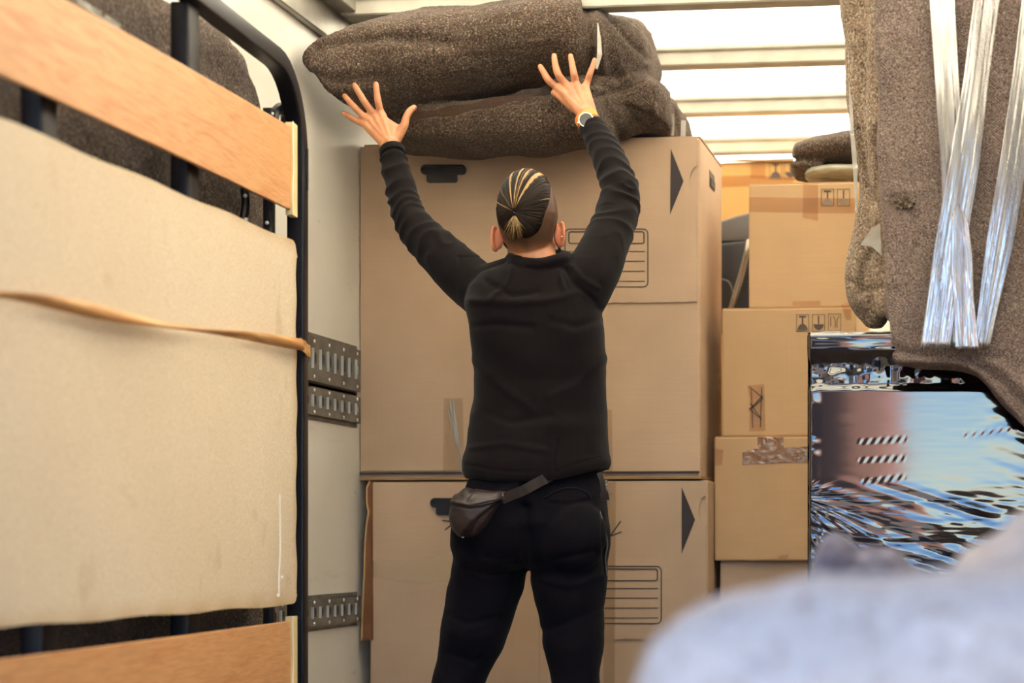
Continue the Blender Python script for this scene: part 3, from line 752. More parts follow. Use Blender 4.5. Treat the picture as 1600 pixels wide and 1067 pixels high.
# tall blanket-wrapped piece at the right, standing on the black wrapped one
YBK = 5.0
ZK = P(1400, 520, YBK + .05).z         # top of the black wrapped piece
tall = thing('wrapped_furniture', 'tall furniture piece in grey brown blankets with long streaks of clear tape', 'wrapped furniture', V(P(1500, 500, 5.1).x, 5.1, ZK))
XRT = P(1760, 500, 4.8).x
mb = MB()
x_l = P(1384, 300, 4.85).x
mb.box((x_l, 4.82, ZK + .004), (XRT, 5.45, 2.24))
poly = [(1369, -90), (1371, 60), (1375, 200), (1380, 300), (1386, 400), (1391, 500), (1393, 556), (1402, 566), (1440, 570), (1490, 572), (1525, 582), (1548, 604), (1575, 636), (1605, 672), (1650, 720), (1700, 760), (1760, 770), (1760, -90)]
mb.prism([P(x, y, 4.72) for x, y in poly], (0, .12, 0))
me = remesh(mb, .008, 9, .6); co, no = arrays(me); px, py = px_of(co)
d = np.zeros(len(co)); fr = co[:, 1] < 4.80
d -= .012 * crease(px, py, [(1392, 545), (1440, 556), (1500, 552), (1560, 560)], 6) * fr
d -= .014 * crease(px, py, [(1500, 552), (1560, 590), (1610, 640)], 9) * fr
d += .012 * crease(px, py, [(1540, 560), (1590, 600), (1640, 660)], 10) * fr
d -= .010 * np.exp(-((px - 1412) / 13) ** 2 - ((py - 316) / 8) ** 2) * fr
d += .006 * np.exp(-((px - 1412) / 26) ** 2 - ((py - 300) / 12) ** 2) * fr
d -= .005 * crease(px, py, [(1420, 330), (1436, 370), (1420, 420)], 7) * fr
d += .006 * np.sin(px / 31 + 1.2) * fr
co = blanket_noise(co + no * d[:, None], no, .007, .002, .0008, 9)
co[:, 2] = np.where(co[:, 1] > 4.93, np.maximum(co[:, 2], ZK + .002), co[:, 2]); put(me, co)
obj('blanket', me, M['wool_slab'], tall, smooth_=True)
mb = MB()
col = [(1349, -80, 34), (1348, 40, 34), (1352, 150, 31), (1360, 230, 26), (1366, 300, 26), (1362, 350, 30), (1358, 400, 33), (1357, 440, 34), (1362, 470, 32), (1368, 490, 26)]
mb.tube([P(a, b, 5.16) for a, b, c in col], [c / 618 for a, b, c in col], 24, steps=4)
mb.tube([P(a, b, 5.10) for a, b in ((1380, -80), (1380, 200), (1384, 400), (1384, 480))], [.04, .04, .035, .03], 16, steps=4)
me = remesh(mb, .007, 5); co, no = arrays(me); px, py = px_of(co)
d = -.014 * crease(px, py, [(1340, 200), (1352, 290), (1372, 360), (1350, 420), (1345, 460)], 4) - .010 * crease(px, py, [(1372, 200), (1362, 330)], 4) + .008 * crease(px, py, [(1340, 380), (1345, 470), (1370, 500)], 6)
d -= .008 * crease(px, py, [(1330, 440), (1350, 455), (1375, 450)], 4)
co = blanket_noise(co + no * d[:, None], no, .010, .003, .001, 12); co[:, 2] = np.maximum(co[:, 2], ZK + .002); put(me, co)
obj('side_fold', me, M['wool_warm'], tall, smooth_=True, label='lighter brown blanket fold bulging out at the side')
obj('tape_edge', ribbon([P(1328, -60, 5.13), P(1327, 100, 5.13), P(1331, 200, 5.12), P(1336, 260, 5.12), P(1338, 330, 5.12)], [.003, .003, .005, .006, .002]), M['film_pale'], tall)
obj('film_scrap', MB().prism([P(x, y, 5.07) for x, y in ((1344, 383), (1362, 356), (1375, 350), (1378, 400), (1362, 385))], (0, .002, 0)), M['film_pale'], tall)
me = remesh(MB().ball(P(1413, 318, 4.722), (.027, .012, .015), 20, 10), .003, 3); co, no = arrays(me); put(me, co + no * (vnoise(co, (60, 60, 60), 4) * .005)[:, None])
obj('torn_hole', me, M['wool_dark'], tall, smooth_=True, label='dark frayed tear in the blanket')
hole_rim = MB()
for k in range(70):
    a = 2 * PI * random.random(); c0 = P(1411 + 15 * math.cos(a), 315 + 9 * math.sin(a), 4.715)
    hole_rim.tube([c0, c0 + V(random.uniform(-.01, .01), -.003, random.uniform(-.008, .008))], .0008, 3, False)
ob = obj('frayed_fibres', hole_rim, M['wool_warm'], tall); ob['kind'] = 'stuff'
# long clear tapes: centre line px, half widths px
YT = 4.702
def tape_strip(rows, Y, mat=None, seed=0):
    """corrugated clear tape: rows of (py, px left, px right)"""
    rows2 = []; N = 46
    ys = [r[0] for r in rows]
    for i in range(N + 1):
        y = ys[0] + (ys[-1] - ys[0]) * i / N
        rows2.append((y, np.interp(y, ys, [r[1] for r in rows]), np.interp(y, ys, [r[2] for r in rows])))
    K = 22; vs = []
    for i, (y, a, b) in enumerate(rows2):
        for k in range(K + 1):
            x = a + (b - a) * k / K
            dz = .0005 * math.sin(k * 1.9 + seed + .35 * math.sin(i * .11 + k)) + .0012 * noise.noise(Vector((k * .8 + seed * 9, i * .07, 0))) + .0014 * noise.noise(Vector((k * .25, i * .12, seed + 4)))
            vs.append(P(x, y + (random.random() - .5) * (5 if i == N else 0), Y + dz * 1.2))
    fs = [(i * (K + 1) + k, (i + 1) * (K + 1) + k, (i + 1) * (K + 1) + k + 1, i * (K + 1) + k + 1) for i in range(N) for k in range(K)]
    me = MB().add(vs, fs).mesh('packing_tape', True)
    return obj('packing_tape', modded(me, ('SOLIDIFY', dict(thickness=.0006))), mat or M['tape_streak'], tall, smooth_=True)
tape_strip([(-60, 1447, 1488), (0, 1452, 1492), (180, 1464, 1502), (260, 1470, 1506), (330, 1472, 1510), (420, 1478, 1520), (545, 1488, 1524)], YT, seed=1)
tape_strip([(-60, 1532, 1572), (0, 1521, 1562), (120, 1506, 1546), (260, 1482, 1530), (380, 1460, 1510), (470, 1448, 1496), (546, 1437, 1484)], YT - .012, seed=2)
tape_strip([(-60, 1606, 1644), (0, 1596, 1634), (120, 1582, 1622), (240, 1564, 1606), (380, 1540, 1584), (480, 1528, 1560), (545, 1520, 1546)], YT - .006, seed=3)
tape_strip([(318, 1497, 1498), (345, 1486, 1513), (400, 1486, 1520), (470, 1490, 1522), (545, 1492, 1530)], YT - .018, seed=4)

# ================================================================== BLACK STRETCH-WRAPPED ITEM
kx0 = P(1261, 600, YBK).x; kx1 = P(1760, 600, YBK).x; kz1 = ZK; kz0 = 0.0
bk = thing('wrapped_cabinet', 'large item wrapped in shiny black stretch film, standing under the tall blanketed piece', 'wrapped furniture', V((kx0 + kx1) / 2, YBK + .3, 0))
core = MB().box((kx0 + .012, YBK + .02, 0), (kx1, YBK + .62, kz1 - .012))
obj('core', core, M['black'], bk)
NXG, NZG = 420, 420
gx = np.linspace(0, 1, NXG); gz = np.linspace(0, 1, NZG)
zlo = P(1400, 960, YBK).z
xx, zz = np.meshgrid(kx0 + (kx1 - kx0) * gx, zlo + (kz1 - zlo) * gz)
cc = np.stack([xx.ravel(), np.full(xx.size, YBK), zz.ravel()], 1)
px, py = px_of(cc)
def sstep(x, a, b): t = np.clip((x - a) / (b - a), 0, 1); return t * t * (3 - 2 * t)
flatv = np.stack([px, py, px * 0], 1)
calm = sstep(py, 585, 615) * (1 - sstep(py, 735, 765))                    # mirror-smooth central field
calm = calm * (1 - .55 * sstep(px, 1520, 1600))
top = 1 - sstep(py, 545, 575)
bot = sstep(py, 745, 790)
# horizontal ropes at top
r1 = vnoise(flatv, (.012, .14, 1), 1) * .0022 + vnoise(flatv, (.03, .34, 1), 2) * .0004
# fan wrinkles from the lower left corner (1262, 790)
ang = np.arctan2(py - 775, px - 1245); rad = np.hypot(px - 1245, py - 775) + 1
fan = vnoise(np.stack([ang * 14, rad * .010, px * 0], 1), (1, 1, 1), 3) * .0016 + vnoise(np.stack([ang * 34, rad * .02, px * 0], 1), (1, 1, 1), 4) * .00035
# crumple in the triangular gap near y 550..600
tri = (vnoise(flatv, (.055, .045, 1), 5) * .006 + vnoise(flatv, (.12, .10, 1), 6) * .0008) * sstep(py, 548, 560) * (1 - sstep(py, 592, 612)) 
tri *= (1 - .5 * sstep(px, 1380, 1450))
diag = vnoise(np.stack([(px + py * 2.2), (py - px * .32) * 1.0, px * 0], 1), (.006, .09, 1), 8) * .0011
big = vnoise(flatv, (.006, .010, 1), 9) * .0003
small = vnoise(flatv, (.02, .22, 1), 10) * .00003
ribs = (crease(px, py, [(1345, 690), (1412, 686)], 4) + crease(px, py, [(1345, 719), (1410, 716)], 4) + crease(px, py, [(1350, 752), (1410, 746)], 4) + crease(px, py, [(1508, 680), (1600, 668)], 4))
ribs = ribs * np.sin((px + py * .6) * .5) * .00013
y_off = top * r1 + tri + bot * (fan * np.exp(-rad / 170) * 1.3 + diag * 1.0 + vnoise(flatv, (.010, .12, 1), 14) * .0008 + vnoise(flatv, (.02, .24, 1), 15) * .0002) + (1 - calm) * (1 - top) * diag * .8 + big * .6 + calm * small + ribs + sstep(px, 1500, 1600) * (1 - top) * (fan * .5)
edge = (1 - sstep(px, 1258, 1285)); y_off += edge * vnoise(flatv, (.02, .11, 1), 11) * .002
# shallow step between top band and body
y_off += -.010 * top + .006 * sstep(py, 545, 560) * (1 - sstep(py, 598, 612))
edgez = 1 - sstep(kz1 - cc[:, 2], 0, .012); y_off += edgez * .012
edgex = 1 - sstep(cc[:, 0] - kx0, 0, .010); y_off += edgex * .014
cc[:, 1] += y_off
cc[:, 2] += (gz.repeat(NXG) > .995) * vnoise(flatv, (.06, .06, 1), 12) * .004
fs = [(j * NXG + i, j * NXG + i + 1, (j + 1) * NXG + i + 1, (j + 1) * NXG + i) for j in range(NZG - 1) for i in range(NXG - 1)]
me = bpy.data.meshes.new('front'); me.from_pydata(cc.tolist(), [], fs); me.update()
obj('front_film', me, M['wrap'], bk, smooth_=True)
# side and top film
NS = 60
vs = []; 
for j in range(NS + 1):
    for i in range(NS + 1):
        z = (kz1) * j / NS; y = YBK + .012 + .6 * i / NS
        vs.append(V(kx0 + .002 + .006 * noise.noise(Vector((y * 6, z * 22, 1))), y, z))
fs = [(j * (NS + 1) + i, j * (NS + 1) + i + 1, (j + 1) * (NS + 1) + i + 1, (j + 1) * (NS + 1) + i) for j in range(NS) for i in range(NS)]
obj('side_film', MB().add(vs, fs), M['wrap'], bk, smooth_=True)
vs = []
for j in range(30):
    for i in range(160):
        x = kx0 + (kx1 - kx0) * i / 159; y = YBK + .006 + .6 * j / 29
        vs.append(V(x, y, kz1 - .002 - (.006 if y > 5.04 else 0) + (.004 * noise.noise(Vector((x * 9, y * 50, 3))) if y < 5.04 else -.002)))
fs = [(j * 160 + i, j * 160 + i + 1, (j + 1) * 160 + i + 1, (j + 1) * 160 + i) for j in range(29) for i in range(159)]
obj('top_film', MB().add(vs, fs), M['wrap'], bk, smooth_=True)
obj('lower_film', bevel(MB().box((kx0 + .003, YBK + .003, 0), (kx1, YBK + .02, zlo + .01)), .004), M['wrap'], bk)

# ================================================================== FOREGROUND BLANKETS
mb = MB(); rows = []
Yn = 1.62
def mound(rows, Yf, Yb, zf, e=2.6):
    secs = []
    for px_, pyt in rows:
        a = P(px_, pyt, Yf); secs.append((V(a.x, (Yf + Yb) / 2, (a.z + zf) / 2), UY, UZ, (Yb - Yf) / 2, max((a.z - zf) / 2, .01), e))
    mb.loft(secs, 30)
mound([(950, 1120), (962, 1040), (990, 985), (1040, 950), (1100, 925), (1200, 918), (1260, 908), (1380, 900), (1520, 888), (1700, 870), (1900, 870)], Yn, Yn + .36, .002, 3.0)
me = remesh(mb, .009, 6); co, no = arrays(me); co += no * (vnoise(co, (14, 14, 14), 21) * .006 + vnoise(co, (30, 30, 30), 22) * .002)[:, None]; co[:, 2] = np.maximum(co[:, 2], .0015); put(me, co)
fgd = obj('draped_furniture', me, M['wool_pale'], smooth_=True)
tag(fgd, 'large out-of-focus item under a pale bluish blanket in the near foreground', 'wrapped furniture')
def lump(name, label, rows, Yf, Yb, mat, zb, cat='blanket'):
    m_ = MB(); secs = []
    for px_, yt in rows:
        a = P(px_, yt, Yf); secs.append((V(a.x, (Yf + Yb) / 2, (a.z + zb) / 2), UY, UZ, (Yb - Yf) / 2, max((a.z - zb) / 2, .004), 2.4))
    m_.loft(secs, 26); me_ = remesh(m_, .008, 5); c_, n_ = arrays(me_); c_ += n_ * (vnoise(c_, (18, 18, 18), 31) * .007)[:, None]; c_[:, 2] = np.maximum(c_[:, 2], .001); put(me_, c_)
    return tag(obj(name, me_, mat, smooth_=True), label, cat)
lump('draped_crate', 'blurred mauve blanket heap behind the pale foreground blanket, below the black film', [(1248, 910), (1256, 852), (1275, 828), (1300, 834), (1322, 862), (1350, 852), (1385, 858), (1410, 884), (1440, 900), (1490, 908), (1540, 925)], 2.56, 2.98, M['wool_knob'], .001)
lump('draped_chair', 'blurred bluish blanket mound at the far right, behind the pale foreground blanket', [(1482, 900), (1500, 862), (1540, 835), (1590, 800), (1640, 770), (1720, 760), (1850, 765), (1950, 790)], 2.0, 2.5, M['wool_pale'], .001)

# ================================================================== LEFT: MATTRESS, BED FRAME, BOARD, STRAP
BD = V(-math.sin(math.radians(2.69)), math.cos(math.radians(2.69)), 0)       # bed direction going away
BN = V(BD.y, -BD.x, 0)                                                         # towards the room
YPOST = 4.72
post = P(465, 600, YPOST)
def BPT(px_, py_, off=0.0):
    """point on the bed plane (offset off towards the room) seen at a picture point"""
    a = (px_ - PX) / F; b = (HZ - py_) / F
    d_ = Vector((-math.sin(T) + a * math.cos(T), math.cos(T) + a * math.sin(T), b)); p0 = V(post.x, post.y, H) + BN * off
    s_ = (p0.x * BN.x + p0.y * BN.y) / (d_.x * BN.x + d_.y * BN.y)
    return V(d_.x * s_, d_.y * s_, H + b * s_)
def BS(s, z, off=0.0):                # s metres towards the viewer along the bed from the post
    p0 = V(post.x, post.y, 0) + BN * off - BD * s; return V(p0.x, p0.y, z)
def s_of(px_, off=0.0):
    q = BPT(px_, 700, off); return (V(post.x, post.y, 0) - V(q.x, q.y, 0)).dot(BD)
ztop = BPT(455, 97).z
bed = thing('bed_frame', 'black steel bed frame leaning on its side with beech slats', 'bed', BS(.8, 0))
def square_tube(m, pts, hw, hh, up, steps=0, mi=0):
    return m.tube(pts, hh, 28, False, flat=hw / hh, up=up, e=9, steps=steps, mi=mi)
# outer frame: post, curved corner, top rail
zr = ztop - .02
R_ = .20
pts = [BS(0, .02), BS(0, .5), BS(0, 1.0), BS(0, zr - R_ - .2), BS(0, zr - R_)]
for k in range(1, 9):
    a = PI / 2 * k / 9; pts.append(BS(R_ - R_ * math.cos(a), zr - R_ + R_ * math.sin(a)))
pts += [BS(R_, zr), BS(1.0, zr), BS(1.95, zr)]
obj('outer_rail', square_tube(MB(), pts, .021, .021, BN), M['steel_dark'], bed, smooth_=True, sharp=28)
obj('outer_rail', square_tube(MB(), [BS(0.02, .045), BS(1.0, .045), BS(1.95, .045)], .02, .02, BN), M['steel_dark'], bed, smooth_=True, sharp=28)
for pxc, w_ in ((289, .020), (61, .020)):
    s_ = s_of(pxc, -.02)
    m = MB(); square_tube(m, [BS(s_, .06, -.02), BS(s_, 1.0, -.02), BS(s_, zr - .02, -.02)], .02, .034, BN)
    obj('cross_bar', m, M['steel_dark'], bed, smooth_=True, sharp=28)
s_ = 1.93; m = MB(); square_tube(m, [BS(s_, .06, -.02), BS(s_, zr - .02, -.02)], .02, .02, BN); obj('cross_bar', m, M['steel_dark'], bed, smooth_=True, sharp=28)
s_ = s_of(437)
m = MB(); square_tube(m, [BS(s_, .06, -.025), BS(s_, 1.0, -.025), BS(s_, BPT(437, 170).z, -.025)], .011, .015, BN); obj('slat_carrier', m, M['steel_side'], bed, smooth_=True, sharp=28)
m = MB(); m.tube([BPT(428, 190, -.03), BPT(430, 176, -.03), BPT(438, 168, -.03), BPT(445, 176, -.03), BPT(446, 195, -.03)], .012, 10, steps=3); obj('hinge', m, M['black'], bed, smooth_=True)
m = MB(); m.tube([BPT(382, 296, -.05), BPT(384, 320, -.05), BPT(380, 345, -.05)], .010, 10, steps=3); obj('hinge', m, M['black'], bed, smooth_=True)
for (a, b) in ((425, 178), (417, 348), (383, 306), (384, 343)):
    obj('rivet', MB().ball(BPT(a, b, -.015), .0045, 10, 6), M['zinc_bright'], bed, smooth_=True)
m = MB(); m.obox(BPT(468, 265, .004), (BD, BN, V(0, 0, 1)), (.006, .02, .05)); obj('end_stop', m, M['black'], bed)
# slats (front of the frame)
def slat(ytop_r, ybot_r, ref_t, ref_b, xr=455, off=.028):
    zt_ = BPT(xr, ytop_r, off).z; zb_ = BPT(xr, ybot_r, off).z; kt = (BPT(*ref_t, off).z - zt_) / (s_of(ref_t[0], off) - s_of(xr, off)); kb = (BPT(*ref_b, off).z - zb_) / (s_of(ref_b[0], off) - s_of(xr, off)); s0 = s_of(xr, off); s1 = 1.9; m = MB(); n = 40; vs = []
    for i in range(n + 1):
        s_ = s0 + (s1 - s0) * i / n; bow = .012 * math.sin(PI * i / n)
        za, zc2 = zt_ + kt * (s_ - s0), zb_ + kb * (s_ - s0)
        for (oo, z) in ((0, za), (0, zc2), (-.009, zc2), (-.009, za)): vs.append(BS(s_, z, off + oo + bow * .6))
    fs = [(i * 4 + k, i * 4 + (k + 1) % 4, i * 4 + 4 + (k + 1) % 4, i * 4 + 4 + k) for i in range(n) for k in range(4)] + [(3, 2, 1, 0), tuple(n * 4 + k for k in range(4))]
    o = obj('slat', bevel(m.add(vs, fs), .002, 2), M['wood'], bed)
    # cream end cap with a wavy lip
    m = MB(); N = 24; vs = []
    for i in range(N + 1):
        z = zb_ - .012 + (zt_ - zb_ + .022) * i / N; wv = .003 * math.sin(i / N * 9)
        for (ss, oo) in ((s0 + .004 + wv, .006), (s0 - .036, .004), (s0 - .036, -.012), (s0 + .004 + wv, -.012)): vs.append(BS(ss, z, off + oo))
    fs = [(i * 4 + k, i * 4 + (k + 1) % 4, i * 4 + 4 + (k + 1) % 4, i * 4 + 4 + k) for i in range(N) for k in range(4)] + [(3, 2, 1, 0), tuple(N * 4 + k for k in range(4))]
    obj('end_cap', m.add(vs, fs), M['cream'], o)
    m = MB(); m.tube([BS(s0 + .005 + .003 * math.sin(i / N * 9), zb_ - .012 + (zt_ - zb_ + .022) * i / N, off + .006) for i in range(N + 1)], .0016, 6); obj('cap_lip', m, plain('cap_lip', '#f6ead0', .4, var=.03), o, smooth_=True)
slat(198, 328, (101, 0), (0, 117)); slat(970, 1100, (0, 1030), (0, 1210))
# felt board in front
def board_mat():
    s = NT('beige_board'); n1 = s.noise(1.6, 4); n2 = s.noise(190, 3, rough=.75); n3 = s.noise(7, 5, vec=(1, 1, 1))
    c = s.mix(s.ramp(n1, [(.3, g(0)), (.72, g(1))]), srgb('#decaae'), srgb('#e8d7bd'))
    c = s.mix(s.ramp(n2, [(.35, g(0)), (.7, g(.6))]), c, srgb('#b59c7c'))
    c = s.mix(s.ramp(n3, [(.64, g(0)), (.74, g(.35))]), c, srgb('#b08d62'))
    # worn, yellowed rims (position along the board's own height and length)
    at = s.n('ShaderNodeVertexColor'); at.layer_name = 'rim'
    c = s.mix(at.outputs['Color'], c, srgb('#b08a55'))
    s.base(c); s.set(Roughness=.9); s.normal(s.bump(n2, .5, .0008)); return s.m
ob_ = .034
p_tl = BPT(0, 183, ob_); zt_b = BPT(458, 376, ob_).z; zb_b = BPT(462, 944, ob_).z; s0 = s_of(464, ob_); s1 = 1.95; ktp = (BPT(0, 183, ob_).z - zt_b) / (s_of(0, ob_) - s0); kbt = (BPT(0, 981, ob_).z - zb_b) / (s_of(0, ob_) - s0)
prof = []; ns, nz = 150, 70
vs = []; rim = []
for j in range(nz + 1):
    for i in range(ns + 1):
        u_, v_ = i / ns, j / nz
        s_ = s0 + (s1 - s0) * u_; z = zb_b + (zt_b - zb_b) * v_; zsl = (ktp * v_ + kbt * (1 - v_)) * (s_ - s0)
        # rounded corner at top right / bottom right
        r = .035
        if s_ - s0 < r:
            q = r - math.sqrt(max(0, r * r - (r - (s_ - s0)) ** 2)); z = min(z, zt_b - q) if v_ > .5 else max(z, zb_b + q * .6)
        s_ += .006 * math.sin(v_ * 9) * (1 - u_) + (.004 * math.sin(v_ * 43) if i == 0 else 0) + .016 * max(0, .4 - abs(v_ - .42)) * (1 if i < 3 else 0)
        z += zsl; z += (.002 * math.sin(s_ * 13)) * (1 if j in (0, nz) else 0)
        off = ob_ + .0012 * math.sin(u_ * 5) + .001 * math.sin(v_ * 6 + 1)
        vs.append(BS(s_, z, off)); dd = min((s_ - s0), z - zb_b, (zt_b - z) * 1.3)
        rim.append(max(0, 1 - dd / .05) ** 1.6 * .75 * (.55 + .45 * math.sin(s_ * 17 + z * 9) ** 2))
fs = [(j * (ns + 1) + i, j * (ns + 1) + i + 1, (j + 1) * (ns + 1) + i + 1, (j + 1) * (ns + 1) + i) for j in range(nz) for i in range(ns)]
me = MB().add(vs, fs).mesh('board', False)
ca = me.color_attributes.new('rim', 'FLOAT_COLOR', 'POINT')
ca.data.foreach_set('color', np.repeat(np.array(rim, 'f'), 4).reshape(-1, 4).ravel())
me = modded(me, ('SOLIDIFY', dict(thickness=.004, offset=1)))
bt = thing('board', 'large beige fibreboard panel strapped against the bed frame', 'board', BS(.9, zb_b, ob_))
obj('panel', me, board_mat(), bt)
m = MB(); m.tube([BPT(437, 772, ob_ + .014), BPT(438, 850, ob_ + .014), BPT(436, 900, ob_ + .014), BPT(436, 931, ob_ + .014)], .0016, 8, steps=4)
m.ball(BPT(440, 902, ob_ + .014), (.004, .003, .004), 8, 6); m.ball(BPT(434, 930, ob_ + .014), (.003, .003, .004), 8, 6)
obj('white_cord', m, plain('white_cord', '#f2efe8', .6, var=.02), bt, smooth_=True)
# strap over the board
def strap_mat():
    s = NT('orange_brown_strap'); n = s.noise(50, 4, vec=(1, .08, 1.5))
    s.base(s.ramp(n, [(.3, srgb('#9c6a3c')), (.5, srgb('#c08a52')), (.7, srgb('#dcb27c'))])); s.set(Roughness=.5); s.normal(s.bump(n, .5, .001)); return s.m
cen = [(-30, 458, 4), (0, 460, 5), (40, 465, 7), (90, 474, 10), (140, 484, 12), (180, 493, 11), (215, 500, 9), (255, 507, 5), (300, 514, 3.2), (340, 519, 4), (380, 524, 6), (420, 530, 8), (460, 537, 9), (471, 538, 9)]
pts = [BPT(a, b, .054) for a, b, c in cen]; ws = [c / SC(a, p.y) for (a, b, c), p in zip(cen, pts)]
pts2, ws2 = smooth(pts, ws, 6)
mst = MB(); vs = []
for i, (p, w_) in enumerate(zip(pts2, ws2)):
    tw = .006 * math.sin(i * .13)
    vs += [p + V(0, 0, w_) + BN * (.003 + tw), p + V(0, 0, w_ * .1) + BN * .006, p - V(0, 0, w_) + BN * (.003 - tw), p - V(0, 0, w_) + BN * (0 - tw), p + V(0, 0, w_ * .1) + BN * .003, p + V(0, 0, w_) + BN * tw]
n = len(pts2)
fs = [(i * 6 + k, i * 6 + (k + 1) % 6, i * 6 + 6 + (k + 1) % 6, i * 6 + 6 + k) for i in range(n - 1) for k in range(6)] + [tuple(range(6)), tuple((n - 1) * 6 + k for k in range(6))]
stp = thing('lashing_strap', 'twisted orange-brown strap pulled across the beige board', 'strap', BS(.8, 1.3, .05))
obj('webbing', mst.add(vs, fs), strap_mat(), stp, smooth_=True)
e0 = pts2[-1]; m = MB()
se = (V(post.x, post.y, 0) - V(e0.x, e0.y, 0)).dot(BD)
ang = [BS(se + .012, e0.z, .056), BS(se * .55, e0.z, .044), BS(.02, e0.z, .029), BS(-.018, e0.z, .0265), BS(-.030, e0.z, .016), BS(-.0305, e0.z, -.018), BS(-.018, e0.z, -.0285), BS(.02, e0.z, -.0285), BS(.08, e0.z, -.0285)]
m = ribbon(smooth(ang, [1] * len(ang), 4)[0], .014, .002, nrm=V(0, 0, 1).cross(BD)); 
m = MB(); pp = smooth(ang, [1] * len(ang), 4)[0]; vs = []
for p in pp: vs += [p + V(0, 0, .014), p - V(0, 0, .014)]
fs = [(2 * i, 2 * i + 1, 2 * i + 3, 2 * i + 2) for i in range(len(pp) - 1)]
obj('wrap_around', modded(m.add(vs, fs).mesh(), ('SOLIDIFY', dict(thickness=.002))), strap_mat(), stp)

# blanket-wrapped mattress between bed and wall
mt = thing('wrapped_mattress', 'mattress wrapped in brown blankets, wedged between the bed frame and the white wall', 'mattress', V(XW + .09, 4.0, 0))
mb = MB(); nb = 40; ymx = 4.70; secs = []
xc = XW + .068; hx = .038
# outline in the wall plane, thick rounded
out = [(3.0, .002), (ymx - .04, .002), (ymx - .01, .5), (ymx, 1.2), (ymx, 1.78), (ymx - .012, 1.90), (ymx - .05, 1.965), (ymx - .15, 2.02), (ymx - .30, 2.045), (3.0, 2.03)]
mb.prism([V(xc + hx, y, z) for y, z in out], (-2 * hx, 0, 0))
me = remesh(mb, .009, 8, .6); co, no = arrays(me); co = blanket_noise(co, no, .007, .003, .001, 15)
co[:, 0] = np.maximum(co[:, 0], XW + .026); co[:, 2] = np.maximum(co[:, 2], .001); put(me, co)
obj('blanket', me, M['wool_bed'], mt, smooth_=True)
xm_ = XW + .068 + hx + .006
def MP(px_, py_):
    a = (px_ - PX) / F; b = (HZ - py_) / F
    d_ = Vector((-math.sin(T) + a * math.cos(T), math.cos(T) + a * math.sin(T), b)); s_ = xm_ / d_.x; return V(xm_, d_.y * s_, H + b * s_)
obj('packing_tape', MB().prism([MP(*q) for q in ((104, -6), (120, -6), (190, 38), (185, 47), (160, 30))], (-.003, 0, 0)), M['film_pale'], mt)
me = remesh(MB().loft([(MP(252, -6), UY, UZ, .05, .012, 2), (MP(254, 12), UY, UZ, .06, .012, 2), (MP(255, 32), UY, UZ, .05, .012, 2), (MP(260, 55), UY, UZ, .018, .01, 2), (MP(263, 68), UY, UZ, .004, .004, 2)], 16), .004, 3)
co, no = arrays(me); put(me, co + no * (vnoise(co, (40, 60, 20), 8) * .005)[:, None]); obj('film_bunch', me, M['film_pale'], mt, smooth_=True)

# ================================================================== THE MAN
YM = 5.05
MX = P(830, 700, YM).x
man = thing('person', 'man in black fleece and trousers seen from behind, lifting the blanket bundle with raised arms', 'person', V(MX, YM, 0))
def pr(px_, r, Y): return r / SC(px_, Y)
FX = V(math.cos(.22), math.sin(.22), 0) * 1.0      # right axis across the view
FY = V(-math.sin(.22), math.cos(.22), 0)           # away from the viewer
def secs_px(rows):
    """rows: px left, px right, py, depth half, Y centre, exponent"""
    out = []
    for xl, xr, y, dp, Yc, e in rows:
        c = P((xl + xr) / 2, y, Yc); out.append((c, FX, FY, (xr - xl) / 2 / SC(xl, Yc), dp, e))
    return out
def chain(mb, rows, n=18, flat=1.0, steps=4, up=None):
    """rows: px, py, radius px, Y"""
    mb.tube([P(a, b, y) for a, b, r, y in rows], [r / SC(a, y) for a, b, r, y in rows], n, steps=steps, flat=flat, up=up)
# ---- bare body: one surface, slightly slimmer than the clothes
bd = MB()
head_c = P(824, 337, 5.03)
HRX, HRY, HRZ = .0765, .098, .112
def head_secs():
    out = []; zc_ = head_c.z
    for k in range(1, 16):
        a = PI * k / 16; zz_ = math.cos(a); rr = math.sin(a)
        low = max(0, -zz_)                      # towards jaw narrower
        out.append((V(head_c.x, head_c.y, zc_ + zz_ * HRZ) + FY * (.010 * low), FX, FY, HRX * rr * (1 - .10 * low), HRY * rr * (1 - .06 * low), 2.15))
    return out
bd.loft(head_secs(), 28)
# jaw and chin in front
bd.tube([head_c + FY * .050 + V(0, 0, -.055), head_c + FY * .072 + V(0, 0, -.092)], [.052, .030], 18)
bd.tube([head_c + FY * .085 + V(0, 0, .005), head_c + FY * .108 + V(0, 0, -.035)], [.007, .013], 12)          # nose
bd.tube([head_c + FY * .088 + FX * -.018 + V(0, 0, -.066), head_c + FY * .088 + FX * .018 + V(0, 0, -.066)], [.008, .008], 10)   # lips
for s_ in (-1, 1): bd.tube([head_c + FY * .086 + FX * (s_ * .012) + V(0, 0, .022), head_c + FY * .078 + FX * (s_ * .045) + V(0, 0, .020)], [.009, .008], 10)     # brow
# ears
def ear(sx, c, tilt):
    rim = []
    for k in range(15):
        a = -2.0 + 4.6 * k / 14
        rim.append(c + V(0, 0, 1) * (.029 * math.sin(a)) + FX * sx * (.004 + .009 * (math.cos(a) * .6 + .4)) + FY * (-.008 * math.cos(a) * 1.0 - .003))
    bd.tube(rim, [.0048] * 15, 8)
    bd.loft([(c + FX * (sx * q) + FY * .003 + V(0, 0, -.002), FY, V(0, 0, 1), .011 * w1, .027 * w1, 2) for q, w1 in ((-.012, .8), (0, 1), (.005, .95), (.008, .6))], 18)
    bd.ball(c + FX * (sx * .004) + V(0, 0, -.027), (.006, .006, .008), 10, 6)
earL = P(777, 373, 5.03); earR = P(873, 366, 5.06)
ear(-1, earL, 0); ear(1, earR, 0)
